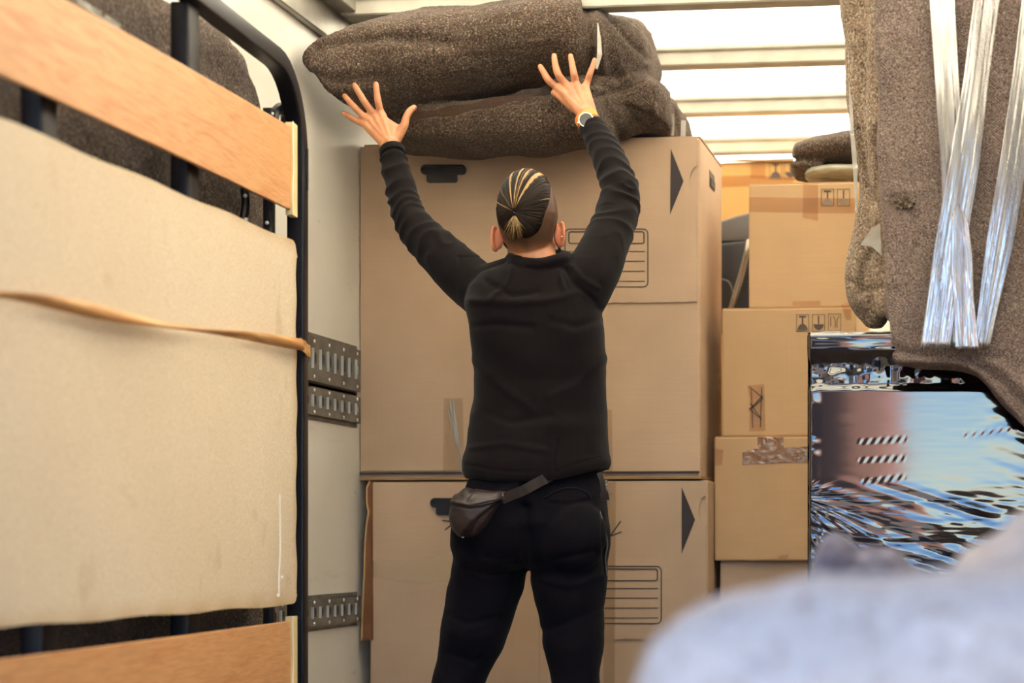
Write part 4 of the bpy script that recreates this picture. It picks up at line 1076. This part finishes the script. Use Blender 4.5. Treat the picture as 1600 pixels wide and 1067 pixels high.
# neck
chain(bd, [(829, 370, 38, 5.06), (831, 395, 37, 5.055), (834, 412, 38, 5.05), (836, 432, 44, 5.05)], 24)
# torso
bd.loft(secs_px([(800, 880, 424, .055, 5.05, 2.2), (765, 905, 438, .07, 5.05, 2.3), (748, 918, 460, .095, 5.05, 2.4), (752, 930, 500, .10, 5.06, 2.5), (758, 935, 560, .10, 5.06, 2.5), (764, 932, 640, .10, 5.06, 2.4), (752, 936, 720, .11, 5.05, 2.4), (735, 940, 800, .12, 5.05, 2.4), (730, 940, 850, .10, 5.05, 2.4), (770, 905, 880, .06, 5.05, 2.2)]), 36)
# arms
LA = [(765, 452, 34, 5.06), (705, 412, 27, 5.10), (645, 352, 21, 5.15), (624, 290, 18, 5.20), (613, 245, 15.5, 5.235), (611, 228, 15, 5.245)]
RA = [(905, 455, 34, 5.06), (945, 385, 27, 5.13), (970, 312, 22, 5.22), (950, 250, 19, 5.29), (926, 200, 16, 5.35), (917, 180, 15.5, 5.365)]
chain(bd, LA, 18); chain(bd, RA, 18)
def hand(dy, palm, fingers, thumb, web):
    sh = lambda q: (q[0], q[1], q[2], q[3] + dy)
    palm = [(sh(a), sh(b)) for a, b in palm]; web = [(sh(a), sh(b)) for a, b in web]; fingers = [[sh(q) for q in f] for f in fingers]; thumb = [sh(q) for q in thumb]
    # palm: flattened lofts between the wrist and the knuckles
    for a, b in palm: bd.tube([P(*a[:2], a[3]), P(*b[:2], b[3])], [a[2] / 590, b[2] / 590], 14)
    for f in fingers: chain(bd, f, 12, steps=4)
    chain(bd, thumb, 12, steps=4)
    for a, b in web: bd.tube([P(*a[:2], a[3]), P(*b[:2], b[3])], [a[2] / 590, b[2] / 590], 10)
W0 = (610.5, 229, 12, 5.362)
hand(-.117, [((606, 228, 9.5, 5.362), (572, 196, 6.5, 5.382)), ((609, 228, 10, 5.362), (578, 189, 7, 5.386)), ((611, 228, 10, 5.362), (587, 184, 7.5, 5.388)), ((613, 228, 10, 5.362), (597, 181, 7.5, 5.388)), ((606, 216, 9, 5.37), (592, 190, 8, 5.384)), ((616, 222, 9, 5.365), (612, 198, 8, 5.38))],
     [[(573, 196, 6.2, 5.384), (560, 190, 5.2, 5.396), (550.5, 185, 5.0, 5.396), (542, 180, 4.5, 5.400), (536.5, 177, 3.8, 5.408)],
      [(579, 189, 6.6, 5.386), (567, 180, 5.5, 5.392), (556, 169.5, 5.5, 5.390), (546, 159, 5.0, 5.396), (538.5, 149.5, 4.2, 5.402)],
      [(588, 184, 6.8, 5.388), (579, 172, 5.7, 5.392), (570, 160, 5.7, 5.386), (561, 145, 5.1, 5.390), (554, 133, 4.4, 5.396)],
      [(597, 182, 6.8, 5.386), (594, 172, 5.8, 5.388), (591, 160, 5.9, 5.382), (588.7, 144, 5.2, 5.386), (587.5, 131.5, 4.5, 5.392)]],
     [(617, 220, 9, 5.368), (626, 206, 7.8, 5.374), (632, 195, 6.8, 5.376), (634.5, 184, 5.8, 5.380), (640, 174, 5.6, 5.388), (647, 168, 4.6, 5.396)],
     [((618, 205, 6, 5.378), (629, 197, 5, 5.378)), ((604, 190, 6.5, 5.384), (620, 200, 6, 5.38))])
hand(0.0, [((910, 178, 9.5, 5.365), (879, 144, 7, 5.385)), ((914, 178, 10, 5.365), (890, 138, 7.5, 5.388)), ((919, 177, 10, 5.365), (902, 136, 7.5, 5.388)), ((924, 176, 9, 5.365), (914, 137, 7, 5.386)), ((905, 165, 9, 5.372), (893, 148, 8.5, 5.382)), ((920, 165, 8, 5.372), (912, 148, 8.5, 5.382))],
     [[(880, 144, 7, 5.386), (868, 135, 6, 5.392), (857.5, 126, 5.9, 5.384), (849.5, 113, 5.2, 5.388), (844.2, 104, 4.5, 5.396)],
      [(890, 137, 7, 5.388), (881, 128, 6.2, 5.390), (872.5, 117, 6.2, 5.382), (867.5, 100, 5.3, 5.386), (865.8, 87, 4.6, 5.394)],
      [(902, 135, 6.9, 5.388), (899, 127, 6.1, 5.390), (897, 117, 6.0, 5.382), (893.8, 100, 5.2, 5.386), (891.6, 87.5, 4.5, 5.394)],
      [(914, 137, 6.6, 5.386), (918, 127, 5.4, 5.390), (921.5, 116, 5.1, 5.384), (926, 104, 4.5, 5.388), (929, 93.5, 3.9, 5.396)]],
     [(896, 168, 8, 5.378), (884, 158, 7, 5.386), (874, 150, 6, 5.392), (865, 145, 4.8, 5.396)],
     [((884, 148, 6.5, 5.384), (896, 152, 8, 5.38))])
# legs
LL = [(775, 850, 50, 5.05), (762, 900, 50, 5.05), (748, 960, 43, 5.04), (730, 1025, 36, 5.03), (712, 1080, 31, 5.02), (702, 1140, 30, 5.04), (695, 1200, 30, 5.07), (690, 1280, 20, 5.10), (688, 1355, 15, 5.12)]
RL = [(895, 850, 50, 5.05), (890, 900, 50, 5.05), (893, 960, 43, 5.04), (896, 1025, 36, 5.03), (899, 1080, 31, 5.02), (902, 1140, 30, 5.04), (904, 1200, 30, 5.07), (905, 1280, 20, 5.10), (906, 1355, 15, 5.12)]
chain(bd, LL, 20); chain(bd, RL, 20)
for L_ in (LL, RL):
    a = P(*L_[-1][:2], L_[-1][3]); bd.tube([V(a.x, a.y, .07), V(a.x, a.y + .05, .05), V(a.x, a.y + .12, .042)], [.026, .024, .018], 14)
me = remesh(bd, .0030, 3, .5)
co, no = arrays(me); px, py = px_of(co)
# knuckles, tendons, finger creases
d = np.zeros(len(co)); hz = (co[:, 2] > 1.9)
def bumpat(pts_, r, h):
    global d
    for (a, b) in pts_: d += h * np.exp(-((px - a) ** 2 + (py - b) ** 2) / r ** 2) * hz
bumpat([(572, 195), (579, 187), (588, 181), (597, 178), (879, 143), (890, 136), (902, 134), (914, 136)], 4.2, .0018)
bumpat([(550.5, 185), (556, 169.5), (570, 160), (591, 160), (857.5, 126), (872.5, 117), (897, 117), (921.5, 116)], 3.0, .0009)
for pl in ([(608, 222), (590, 190)], [(611, 222), (599, 186)], [(606, 220), (580, 192)], [(914, 172), (893, 142)], [(918, 172), (903, 140)], [(910, 172), (883, 147)], [(621, 215), (631, 195)]):
    d += .0011 * crease(px, py, pl, 1.8) * hz
for pl in ([(586, 146), (591, 146)], [(559, 147), (565, 144)], [(890, 102), (897, 101)], [(864, 102), (871, 100)], [(846, 114), (852, 110)], [(544, 161), (549, 157)]):
    d -= .0005 * crease(px, py, pl, .8) * hz
put(me, co + no * d[:, None])
# stubble amount (shaved nape and sides)
rel = co - np.array(head_c); rx = rel @ np.array(FX); ry = rel @ np.array(FY); rz = rel[:, 2]
line = -.098 + .022 * np.abs(rx) / .07
st = sstep(rz, line - .012, line + .022) * (1 - sstep(ry, .035, .055)) * (rz < .2) * (np.abs(rx) < .081)
earm = np.minimum(np.linalg.norm((co - np.array(earL)) * [1, 1, .62], axis=1), np.linalg.norm((co - np.array(earR)) * [1, 1, .62], axis=1))
st *= sstep(earm, .017, .024)
ruddy = np.clip(1 - np.abs(earm) / .035, 0, 1) * .7
ca = me.color_attributes.new('skin_tint', 'FLOAT_COLOR', 'POINT')
ca.data.foreach_set('color', np.stack([st, ruddy, st * 0, st * 0 + 1], 1).astype('f').ravel())
def skin_mat():
    s = NT('skin'); n1 = s.noise(30, 4); n2 = s.noise(420, 3); n3 = s.noise(1300, 2)
    c = s.mix(s.ramp(n1, [(.3, g(0)), (.7, g(1))]), srgb('#b07250'), srgb('#c88c62'))
    at = s.n('ShaderNodeVertexColor'); at.layer_name = 'skin_tint'; sp = s.n('ShaderNodeSeparateColor'); s.l(at.outputs[0], sp.inputs[0])
    c = s.mix(sp.outputs[1], c, srgb('#c9694f'))
    hairc = s.mix(s.ramp(n3, [(.35, g(0)), (.7, g(1))]), srgb('#2a1d17'), srgb('#5e4434'))
    mu = s.n('ShaderNodeMath', operation='MULTIPLY'); s.l(sp.outputs[0], mu.inputs[0]); mu.inputs[1].default_value = .93
    c = s.mix(mu.outputs[0], c, hairc)
    s.base(c); s.set(Roughness=.5); s.b.inputs['Subsurface Weight'].default_value = .12; s.b.inputs['Subsurface Scale'].default_value = .01
    s.b.inputs['Subsurface Radius'].default_value = (1, .35, .2)
    s.normal(s.bump(n2, .25, .0006)); return s.m
body = obj('body', me, skin_mat(), man, smooth_=True)
for s_ in (-1, 1): obj('eye', MB().ball(head_c + FY * .083 + FX * (s_ * .031) + V(0, 0, .006), .0125, 14, 10), M['eye'], man, smooth_=True)
# finger nails on the thumbs are turned away; the nail of the left thumb shows
obj('nail', MB().ball(P(646, 169, 5.272), (.004, .002, .005), 10, 6), plain('nail', '#dba18c', .3), man, smooth_=True)
# ---- hair
TIE = P(806, 331, 4.94)
tdir = Vector(((TIE - head_c).dot(FX) / HRX, (TIE - head_c).dot(FY) / HRY, (TIE - head_c).z / HRZ)).normalized()
e1 = (V(1, 0, 0) - tdir * tdir.x).normalized(); e2 = tdir.cross(e1)
if e2.z < 0: e2 = -e2
def hp(a, th, k):       # point on the scaled head surface, polar about the tie
    u_ = tdir * math.cos(th) + (e1 * math.cos(a) + e2 * math.sin(a)) * math.sin(th)
    e = 2.15; nrm = (abs(u_.x) ** e + abs(u_.y) ** e + abs(u_.z) ** 2) ** (1 / 2.1)
    return head_c + (FX * (u_.x * HRX) + FY * (u_.y * HRY) + V(0, 0, u_.z * HRZ)) * (k / nrm)
def reach(a):           # how far the long hair grows from the tie (0 = right, 90 = up)
    dg = math.degrees(a) % 360
    return math.radians(float(np.interp(dg, [0, 25, 50, 90, 130, 160, 185, 215, 245, 275, 300, 330, 360], [56, 76, 104, 122, 104, 76, 54, 38, 27, 30, 40, 50, 56])))
vs = []; NA, NR = 90, 14
for i in range(NA):
    a = 2 * PI * i / NA
    for j in range(NR + 1): vs.append(hp(a, reach(a) * (j / NR) * 1.0 + .001, 1.035 - .030 * (j / NR) ** 3 + .01 * math.exp(-j)))
fs = [(i * (NR + 1) + j, i * (NR + 1) + j + 1, ((i + 1) % NA) * (NR + 1) + j + 1, ((i + 1) % NA) * (NR + 1) + j) for i in range(NA) for j in range(NR)]
obj('hair', modded(MB().add(vs, fs).mesh(), ('SOLIDIFY', dict(thickness=.003, offset=-1))), M['hair_dark'], man, smooth_=True)
hs = MB(); rnd = random.Random(5)
blond_at = [60, 77, 92, 112, 138]
for k in range(520):
    a = 2 * PI * rnd.random(); dg = math.degrees(a); R0 = reach(a) * rnd.uniform(.9, 1.02)
    bl = 0
    if any(abs(dg - b) < 2.0 for b in blond_at) or (15 < dg < 165 and rnd.random() < .035): bl = 1
    sway = rnd.uniform(-.05, .05); pts_ = []; rs_ = []
    lift = rnd.uniform(1.030, 1.052)
    for j in range(9):
        q = j / 8; th = R0 * (1 - q) + .07 * q
        pts_.append(hp(a + sway * math.sin(q * PI), th, lift - .03 * (1 - q) ** 3 + .05 * q ** 6)); rs_.append((.0013 if not bl else .0017) * (1 - .35 * q) * (.3 if j == 0 else 1))
    hs.tube(pts_, rs_, 4, False, mi=bl)
# short tail fanned below the band
for k in range(150):
    q = rnd.random(); ex = 786 + q * 36; ey = 360 + 12 * math.sin(q * PI) + rnd.uniform(-5, 6); bl = 1 if rnd.random() < .55 else 0
    base_ = P(804 + rnd.uniform(-2, 2), 338, 4.925)
    hit = P(ex, ey, 4.945); mid = base_.lerp(hit, .5) + FY * -.006
    hs.tube([base_, mid, hit + FY * rnd.uniform(-.006, .004)], [.0012, .0012, .0003], 4, False, mi=bl)
obj('hair_strands', hs, [M['hair_dark'], M['hair_blond']], man, smooth_=True)['kind'] = 'stuff'
hbm = MB()
for zz_, r_ in ((0, .0085), (-.004, .0075), (.004, .0075)):
    hbm.tube([TIE + FX * (.0 + .0075 * math.cos(2 * PI * k / 16)) + V(0, 0, .0075 * math.sin(2 * PI * k / 16) + .002) + FY * (zz_ - .003) for k in range(16)], .0042, 8, closed=True)
obj('hair_band', hbm, M['hair_band'], man, smooth_=True)
obj('hair_bun', MB().ball(TIE + FY * -.004 + V(0, 0, .003), (.0095, .011, .0095), 16, 10), M['hair_dark'], man, smooth_=True)
# mask and ear loop, ear stud
mk = MB(); vs = []
for j in range(9):
    for i in range(17):
        a = math.radians(-60 + 120 * i / 16); zz_ = -.10 + .10 * j / 8
        k = 1.10 - .05 * abs(j - 4) / 4
        vs.append(head_c + FX * (HRX * k * math.sin(a) * (.72 if j < 2 else .86)) + FY * (HRY * (k + .06 * math.cos(a)) * math.cos(a) + .006) + V(0, 0, zz_ + .014 * math.sin(a) ** 2))
fs = [(j * 17 + i, j * 17 + i + 1, (j + 1) * 17 + i + 1, (j + 1) * 17 + i) for j in range(8) for i in range(16)]
fm = obj('face_mask', modded(mk.add(vs, fs).mesh(), ('SOLIDIFY', dict(thickness=.002))), M['mask'], man, smooth_=True)
obj('mask_corner', remesh(MB().tube([P(874, 388, 5.07), P(876, 396, 5.075), P(873, 405, 5.08)], [.004, .006, .004], 10), .002, 2), M['mask'], man, smooth_=True)
obj('ear_loop', MB().tube([P(869, 352, 5.035), P(867, 362, 5.03), P(867, 374, 5.03), P(871, 384, 5.045), P(875, 390, 5.06)], .0013, 8, steps=4), M['mask'], man, smooth_=True)
obj('ear_stud', MB().ball(P(878, 370, 5.052), .0028, 10, 8), M['stone'], man, smooth_=True)
# ---- fleece
fz = MB()
fz.loft(secs_px([(796, 876, 408, .060, 5.05, 2.2), (780, 893, 416, .068, 5.05, 2.3), (752, 912, 428, .082, 5.05, 2.3), (735, 928, 448, .100, 5.05, 2.4), (728, 938, 475, .116, 5.05, 2.5), (733, 942, 510, .122, 5.05, 2.6), (740, 945, 555, .120, 5.055, 2.6), (743, 947, 600, .118, 5.055, 2.6),
                 (738, 948, 645, .122, 5.05, 2.5), (730, 950, 685, .130, 5.045, 2.4), (724, 954, 725, .138, 5.04, 2.4), (725, 955, 742, .139, 5.04, 2.4), (729, 951, 753, .137, 5.04, 2.4)]), 44)
fz.tube([P(757 - 8, 455, 5.05), P(762, 440, 5.05), P(800, 420, 5.04)], [.05, .05, .035], 16)
fz.tube([P(915, 460, 5.05), P(905, 438, 5.05), P(870, 420, 5.04)], [.052, .05, .035], 16)
chain(fz, [(762, 462, 42, 5.055), (735, 440, 41, 5.08), (700, 408, 37, 5.105), (660, 368, 31, 5.14), (640, 340, 27, 5.16), (628, 300, 24, 5.19), (618, 262, 22, 5.22), (613, 240, 19.5, 5.236)], 26)
chain(fz, [(905, 462, 44, 5.055), (924, 430, 43, 5.08), (945, 385, 38, 5.13), (962, 340, 34, 5.19), (970, 305, 31, 5.225), (960, 270, 28, 5.265), (944, 232, 25, 5.31), (928, 204, 21.5, 5.345)], 26)
# gathered hood-line folds and stand collar
fz.tube([P(800, 404, 5.0), P(836, 411, 4.975), P(874, 404, 5.0), P(884, 400, 5.06), P(850, 396, 5.13), P(812, 396, 5.13)], .014, 12, closed=True, steps=5)
me = remesh(fz, .0045, 5, .5); co, no = arrays(me); px, py = px_of(co)
d = np.zeros(len(co))
def sleeve(rows, seed, lam=.021):
    global d
    pts_ = np.array([P(a, b, y)[:] for a, b, r, y in rows]); cum = 0
    best = np.full(len(co), 9.); sv = np.zeros(len(co))
    for a, b in zip(pts_[:-1], pts_[1:]):
        dd, t = seg_dist(co, a, b); L_ = np.linalg.norm(b - a); m_ = dd < best; best[m_] = dd[m_]; sv[m_] = (cum + t * L_)[m_]; cum += L_
    wgt = sstep(sv, .05, .14) * (best < .085)
    ph = vnoise(co, (16, 16, 16), seed) * 3.2
    amp = .0042 * (.35 + .65 * sstep(vnoise(co, (9, 9, 9), seed + 5), -.3, .6))
    d += wgt * amp * (1 - np.abs(np.sin(sv / lam * PI * .5 + ph)) * 2) * .8
sleeve([(735, 440, 41, 5.08), (660, 368, 31, 5.14), (640, 340, 27, 5.16), (613, 240, 19.5, 5.236)], 40)
sleeve([(924, 430, 43, 5.08), (962, 340, 34, 5.19), (970, 305, 31, 5.225), (928, 204, 21.5, 5.345)], 50, .024)
tor = (py > 400) & (px > 715) & (px < 965)
bk_ = (co @ np.array(FY) < (np.array(P(836, 500, YM)) @ np.array(FY)))
for pl, wd, h in (([(738, 470), (790, 472), (850, 470), (900, 458)], 6, .006), ([(760, 440), (800, 462), (840, 455)], 5, -.005), ([(885, 420), (895, 440), (930, 470)], 4, -.007), ([(895, 418), (910, 436), (935, 450)], 4, .005),
                  ([(872, 425), (880, 450)], 4, .006), ([(800, 418), (795, 440), (770, 465)], 5, .005), ([(735, 700), (790, 694), (850, 704)], 5, .004), ([(735, 560), (780, 600), (830, 640)], 7, .004), ([(945, 560), (900, 600), (860, 620)], 7, .004),
                  ([(740, 640), (800, 660), (860, 650)], 6, -.004), ([(860, 500), (900, 510), (940, 500)], 6, -.004), ([(740, 510), (780, 506), (830, 512)], 6, -.004), ([(870, 690), (865, 720), (868, 742)], 3, -.003)):
    d += h * crease(px, py, pl, wd) * tor * bk_
d += vnoise(co, (7, 7, 26), 61) * .0032 * tor + vnoise(co, (24, 24, 24), 62) * .0014
d -= .0025 * crease(px, py, [(730, 731), (800, 737), (870, 738), (950, 722)], 1.6) * tor
co = co + no * d[:, None]
low = sstep(py, 700, 745) * (px > 700) * (px < 980)
co[:, 2] += low * (.030 * sstep(px, 850, 955) + .010 * (1 - sstep(px, 725, 780)))
put(me, co)
fl_ = obj('fleece_jacket', me, M['fleece'], man, smooth_=True)
# cuffs
for rows, nm in (((614, 243, 20.5, 5.232), (611.5, 233, 20, 5.242)), 0), (((930, 208, 22, 5.340), (924, 197, 21.5, 5.352)), 1):
    a, b = rows; m = MB(); p0, p1 = P(*a[:2], a[3]), P(*b[:2], b[3]); m.tube([p0, p1], [a[2] / 590, b[2] / 590], 24, False)
    obj('cuff', bevel(m, .003, 3), M['fleece'], fl_, smooth_=True, sharp=70)
# ---- trousers
tz = MB()
tz.loft(secs_px([(742, 938, 728, .115, 5.05, 2.4), (733, 943, 750, .125, 5.045, 2.4), (718, 948, 785, .140, 5.04, 2.4), (708, 952, 820, .142, 5.035, 2.4), (706, 952, 855, .130, 5.04, 2.4), (712, 950, 880, .11, 5.045, 2.4), (740, 920, 890, .07, 5.05, 2.2)]), 44)
for cx in (770, 890): tz.ball(P(cx, 838, 4.975), (.095, .075, .095), 24, 14)
chain(tz, [(766, 868, 57, 5.045), (762, 900, 58, 5.045), (754, 930, 57, 5.04), (747, 962, 54, 5.04), (736, 1000, 51, 5.035), (722, 1040, 43, 5.03), (712, 1080, 41, 5.02), (703, 1140, 38, 5.04), (697, 1200, 37, 5.07), (690, 1290, 31, 5.10), (688, 1352, 29, 5.12)], 28)
chain(tz, [(893, 868, 58, 5.045), (890, 900, 61, 5.045), (892, 935, 55, 5.04), (894, 970, 50, 5.04), (897, 1010, 47, 5.035), (899, 1050, 39.5, 5.03), (901, 1085, 38, 5.02), (903, 1140, 37, 5.04), (905, 1200, 36, 5.07), (906, 1290, 31, 5.10), (906, 1352, 29, 5.12)], 28)
me = remesh(tz, .0055, 6, .5); co, no = arrays(me); px, py = px_of(co)
d = vnoise(co, (8, 8, 14), 71) * .004 + vnoise(co, (26, 26, 34), 72) * .0016
bk_ = (co @ np.array(FY) < (np.array(P(836, 900, YM)) @ np.array(FY)))
for pl, wd, h in (([(822, 790), (824, 840), (822, 885)], 7, -.012), ([(760, 870), (800, 872), (820, 882)], 5, -.006), ([(835, 882), (880, 872), (930, 862)], 5, -.006), ([(720, 885), (760, 905), (800, 900)], 6, .005), ([(845, 905), (890, 915), (940, 900)], 6, .005),
                  ([(700, 960), (730, 975), (780, 965)], 5, -.005), ([(705, 985), (740, 1000), (780, 985)], 8, .003), ([(850, 985), (880, 975), (940, 950)], 6, -.004), ([(850, 1005), (890, 1018), (940, 1000)], 9, .002), ([(700, 1020), (740, 1035), (770, 1020)], 5, -.004),
                  ([(816, 770), (820, 740)], 3, -.004), ([(940, 800), (944, 860), (946, 900)], 2, -.004), ([(855, 785), (890, 788), (925, 780)], 2.5, -.003)):
    d += h * crease(px, py, pl, wd) * bk_
put(me, co + no * d[:, None])
tr_ = obj('trousers', me, M['trouser'], man, smooth_=True)
obj('back_pocket', MB().tube([P(852, 778, 4.900), P(872, 767, 4.893), P(895, 763, 4.892), P(915, 769, 4.898), P(922, 778, 4.905)], .0035, 8, steps=5), M['trouser'], tr_, smooth_=True)
pts_, _ = smooth([P(936, 738, 4.96), P(941, 752, 4.955), P(944, 770, 4.955), P(946, 782, 4.96)], [1] * 4, 5)
obj('drawstring', ribbon(pts_, [.006] * 10 + [.010] * 6, .003, nrm=-FY), M['webbing'], tr_)
obj('side_seam', MB().tube([P(938, 800, 4.99), P(945, 825, 5.0), P(949, 850, 5.01), P(946, 872, 5.02), P(949, 900, 5.03)], .0018, 6, steps=4), M['zinc'], tr_, smooth_=True)
# shoes
for L_ in (LL, RL):
    a = P(*L_[-1][:2], L_[-1][3]); y0 = a.y
    rows_ = [(-.075, .03, .032, .035), (-.06, .06, .042, .050), (-.02, .075, .045, .056), (.03, .07, .046, .050), (.09, .05, .048, .036), (.14, .042, .046, .030), (.18, .034, .036, .024), (.20, .026, .02, .014)]
    m = MB().loft([(V(a.x + (.02 if L_ is RL else -.02) * (yy + .07), y0 + yy, .018 + rz_ ), UX, UZ, rx_, rz_, 2.4) for yy, _, rx_, rz_ in rows_], 20)
    sh = obj('shoe', remesh(m, .005, 3), M['shoe'], man, smooth_=True)
    m = MB().loft([(V(a.x + (.02 if L_ is RL else -.02) * (yy + .07), y0 + yy, .012), UX, UZ, rx_ * 1.04, .011, 5) for yy, _, rx_, rz_ in rows_], 20)
    obj('sole', m, M['sole'], sh)
# ---- waist bag
def inflate(poly, Yc, th, rings=7, e=1.0):
    pts_ = [P(x, y, Yc) for x, y in poly]; pts_, _ = smooth(pts_, [1] * len(pts_), 3, True); n = len(pts_); c = sum(pts_, V(0, 0, 0)) / n; vs = []; fs = []
    for sgn in (1, -1):
        for k in range(rings):
            a = PI / 2 * k / rings
            for p in pts_: vs.append(c + (p - c) * math.cos(a) ** .8 + V(0, -1, 0) * (sgn * th * (.75 if sgn < 0 else 1) * math.sin(a)))
        vs.append(c + V(0, -1, 0) * (sgn * th * (.75 if sgn < 0 else 1)))
    b2 = rings * n + 1
    for sgn, b in ((1, 0), (-1, b2)):
        for k in range(rings - 1):
            for i in range(n): fs.append((b + k * n + i, b + k * n + (i + 1) % n, b + (k + 1) * n + (i + 1) % n, b + (k + 1) * n + i))
        for i in range(n): fs.append((b + (rings - 1) * n + i, b + (rings - 1) * n + (i + 1) % n, b + rings * n))
    return MB().add(vs, fs)
bag = [(728, 760), (740, 761), (757, 765), (778, 767), (790, 770), (791, 780), (780, 796), (764, 822), (746, 839), (722, 841), (708, 827), (702, 808), (705, 786), (711, 773), (718, 770)]
YBG = 4.905
me = remesh(inflate(bag, YBG, .058), .003, 3); co, no = arrays(me); px, py = px_of(co)
d = vnoise(co, (22, 22, 14), 81) * .0045 + vnoise(co, (60, 60, 60), 82) * .0014
d += -.004 * crease(px, py, [(780, 786), (750, 810), (735, 835)], 3) + .004 * crease(px, py, [(772, 784), (735, 812), (720, 835)], 4) + .006 * crease(px, py, [(706, 784), (735, 789), (784, 777)], 2.2) - .004 * crease(px, py, [(706, 790), (735, 795), (782, 784)], 1.6) - .004 * crease(px, py, [(740, 763), (728, 780)], 2.5)
put(me, co + no * d[:, None])
wb_ = obj('waist_bag', me, M['leather'], man, smooth_=True, label='brown leather waist bag')
obj('zip', MB().tube([P(706, 787, YBG - .040), P(722, 790, YBG - .054), P(745, 789.5, YBG - .060), P(768, 785, YBG - .050), P(784, 779, YBG - .028)], .0022, 8, steps=5), M['black'], wb_, smooth_=True)
obj('bag_tab', MB().ball(P(787, 777, YBG - .012), (.008, .014, .016), 14, 8), M['leather'], wb_, smooth_=True)
obj('bag_rivet', MB().ball(P(723, 839, YBG - .02), (.0045, .003, .0025), 10, 6), M['stone'], wb_, smooth_=True)
pts_, _ = smooth([P(784, 780, 4.886), P(800, 773, 4.876), P(820, 765, 4.873), P(838, 755, 4.892), P(852, 748, 4.91), P(866, 741, 4.95)], [1] * 6, 4)
obj('strap', ribbon(pts_, .0125, .002, nrm=-FY), M['webbing'], wb_)
# ---- wristwatch
wc = P(915.5, 187.4, 5.322); wdir = (P(944, 232, 5.31) - P(917, 180, 5.365)).normalized()
vn = (V(0, 0, H) - wc).normalized(); vn = (vn * .9 + V(.0, -.5, .35)).normalized(); wr = P(917.5, 187, 5.362)
axr = (P(930, 206, 5.345) - P(911, 170, 5.372)).normalized(); ru = (vn - axr * vn.dot(axr)).normalized(); rv = axr.cross(ru)
wt = obj('wristwatch', MB().loft([(wc + vn * q, *( (lambda a: (a, vn.cross(a)))((V(1, 0, 0) - vn * vn.x).normalized())), r_, r_, 2) for q, r_ in ((-.010, .017), (-.004, .0198), (.002, .0205), (.0045, .0195))], 40), M['zinc_bright'], man, smooth_=True, sharp=40, label='round steel wristwatch')
a_ = (V(1, 0, 0) - vn * vn.x).normalized(); b_ = vn.cross(a_)
obj('watch_face', MB().loft([(wc + vn * .0046, a_, b_, .0172, .0172, 2), (wc + vn * .0056, a_, b_, .0168, .0168, 2)], 40), M['watch_face'], wt)
m = MB(); N = 40; vs = []
for i in range(N):
    a = 2 * PI * i / N; r1_ = .0285
    for k, (w_, t_) in enumerate(((-.010, 0), (.010, 0), (.010, .0025), (-.010, .0025))):
        vs.append(wr + ru * ((r1_ + t_) * math.cos(a)) + rv * ((r1_ + .001 + t_) * math.sin(a)) + axr * w_)
fs = [(i * 4 + k, i * 4 + (k + 1) % 4, ((i + 1) % N) * 4 + (k + 1) % 4, ((i + 1) % N) * 4 + k) for i in range(N) for k in range(4)]
obj('watch_strap', m.add(vs, fs), M['orange'], wt, smooth_=True, sharp=40)
obj('crown', MB().tube([wc + rv * .020 - axr * .002, wc + rv * .0235 - axr * .002], .003, 10, False), M['zinc_bright'], wt)
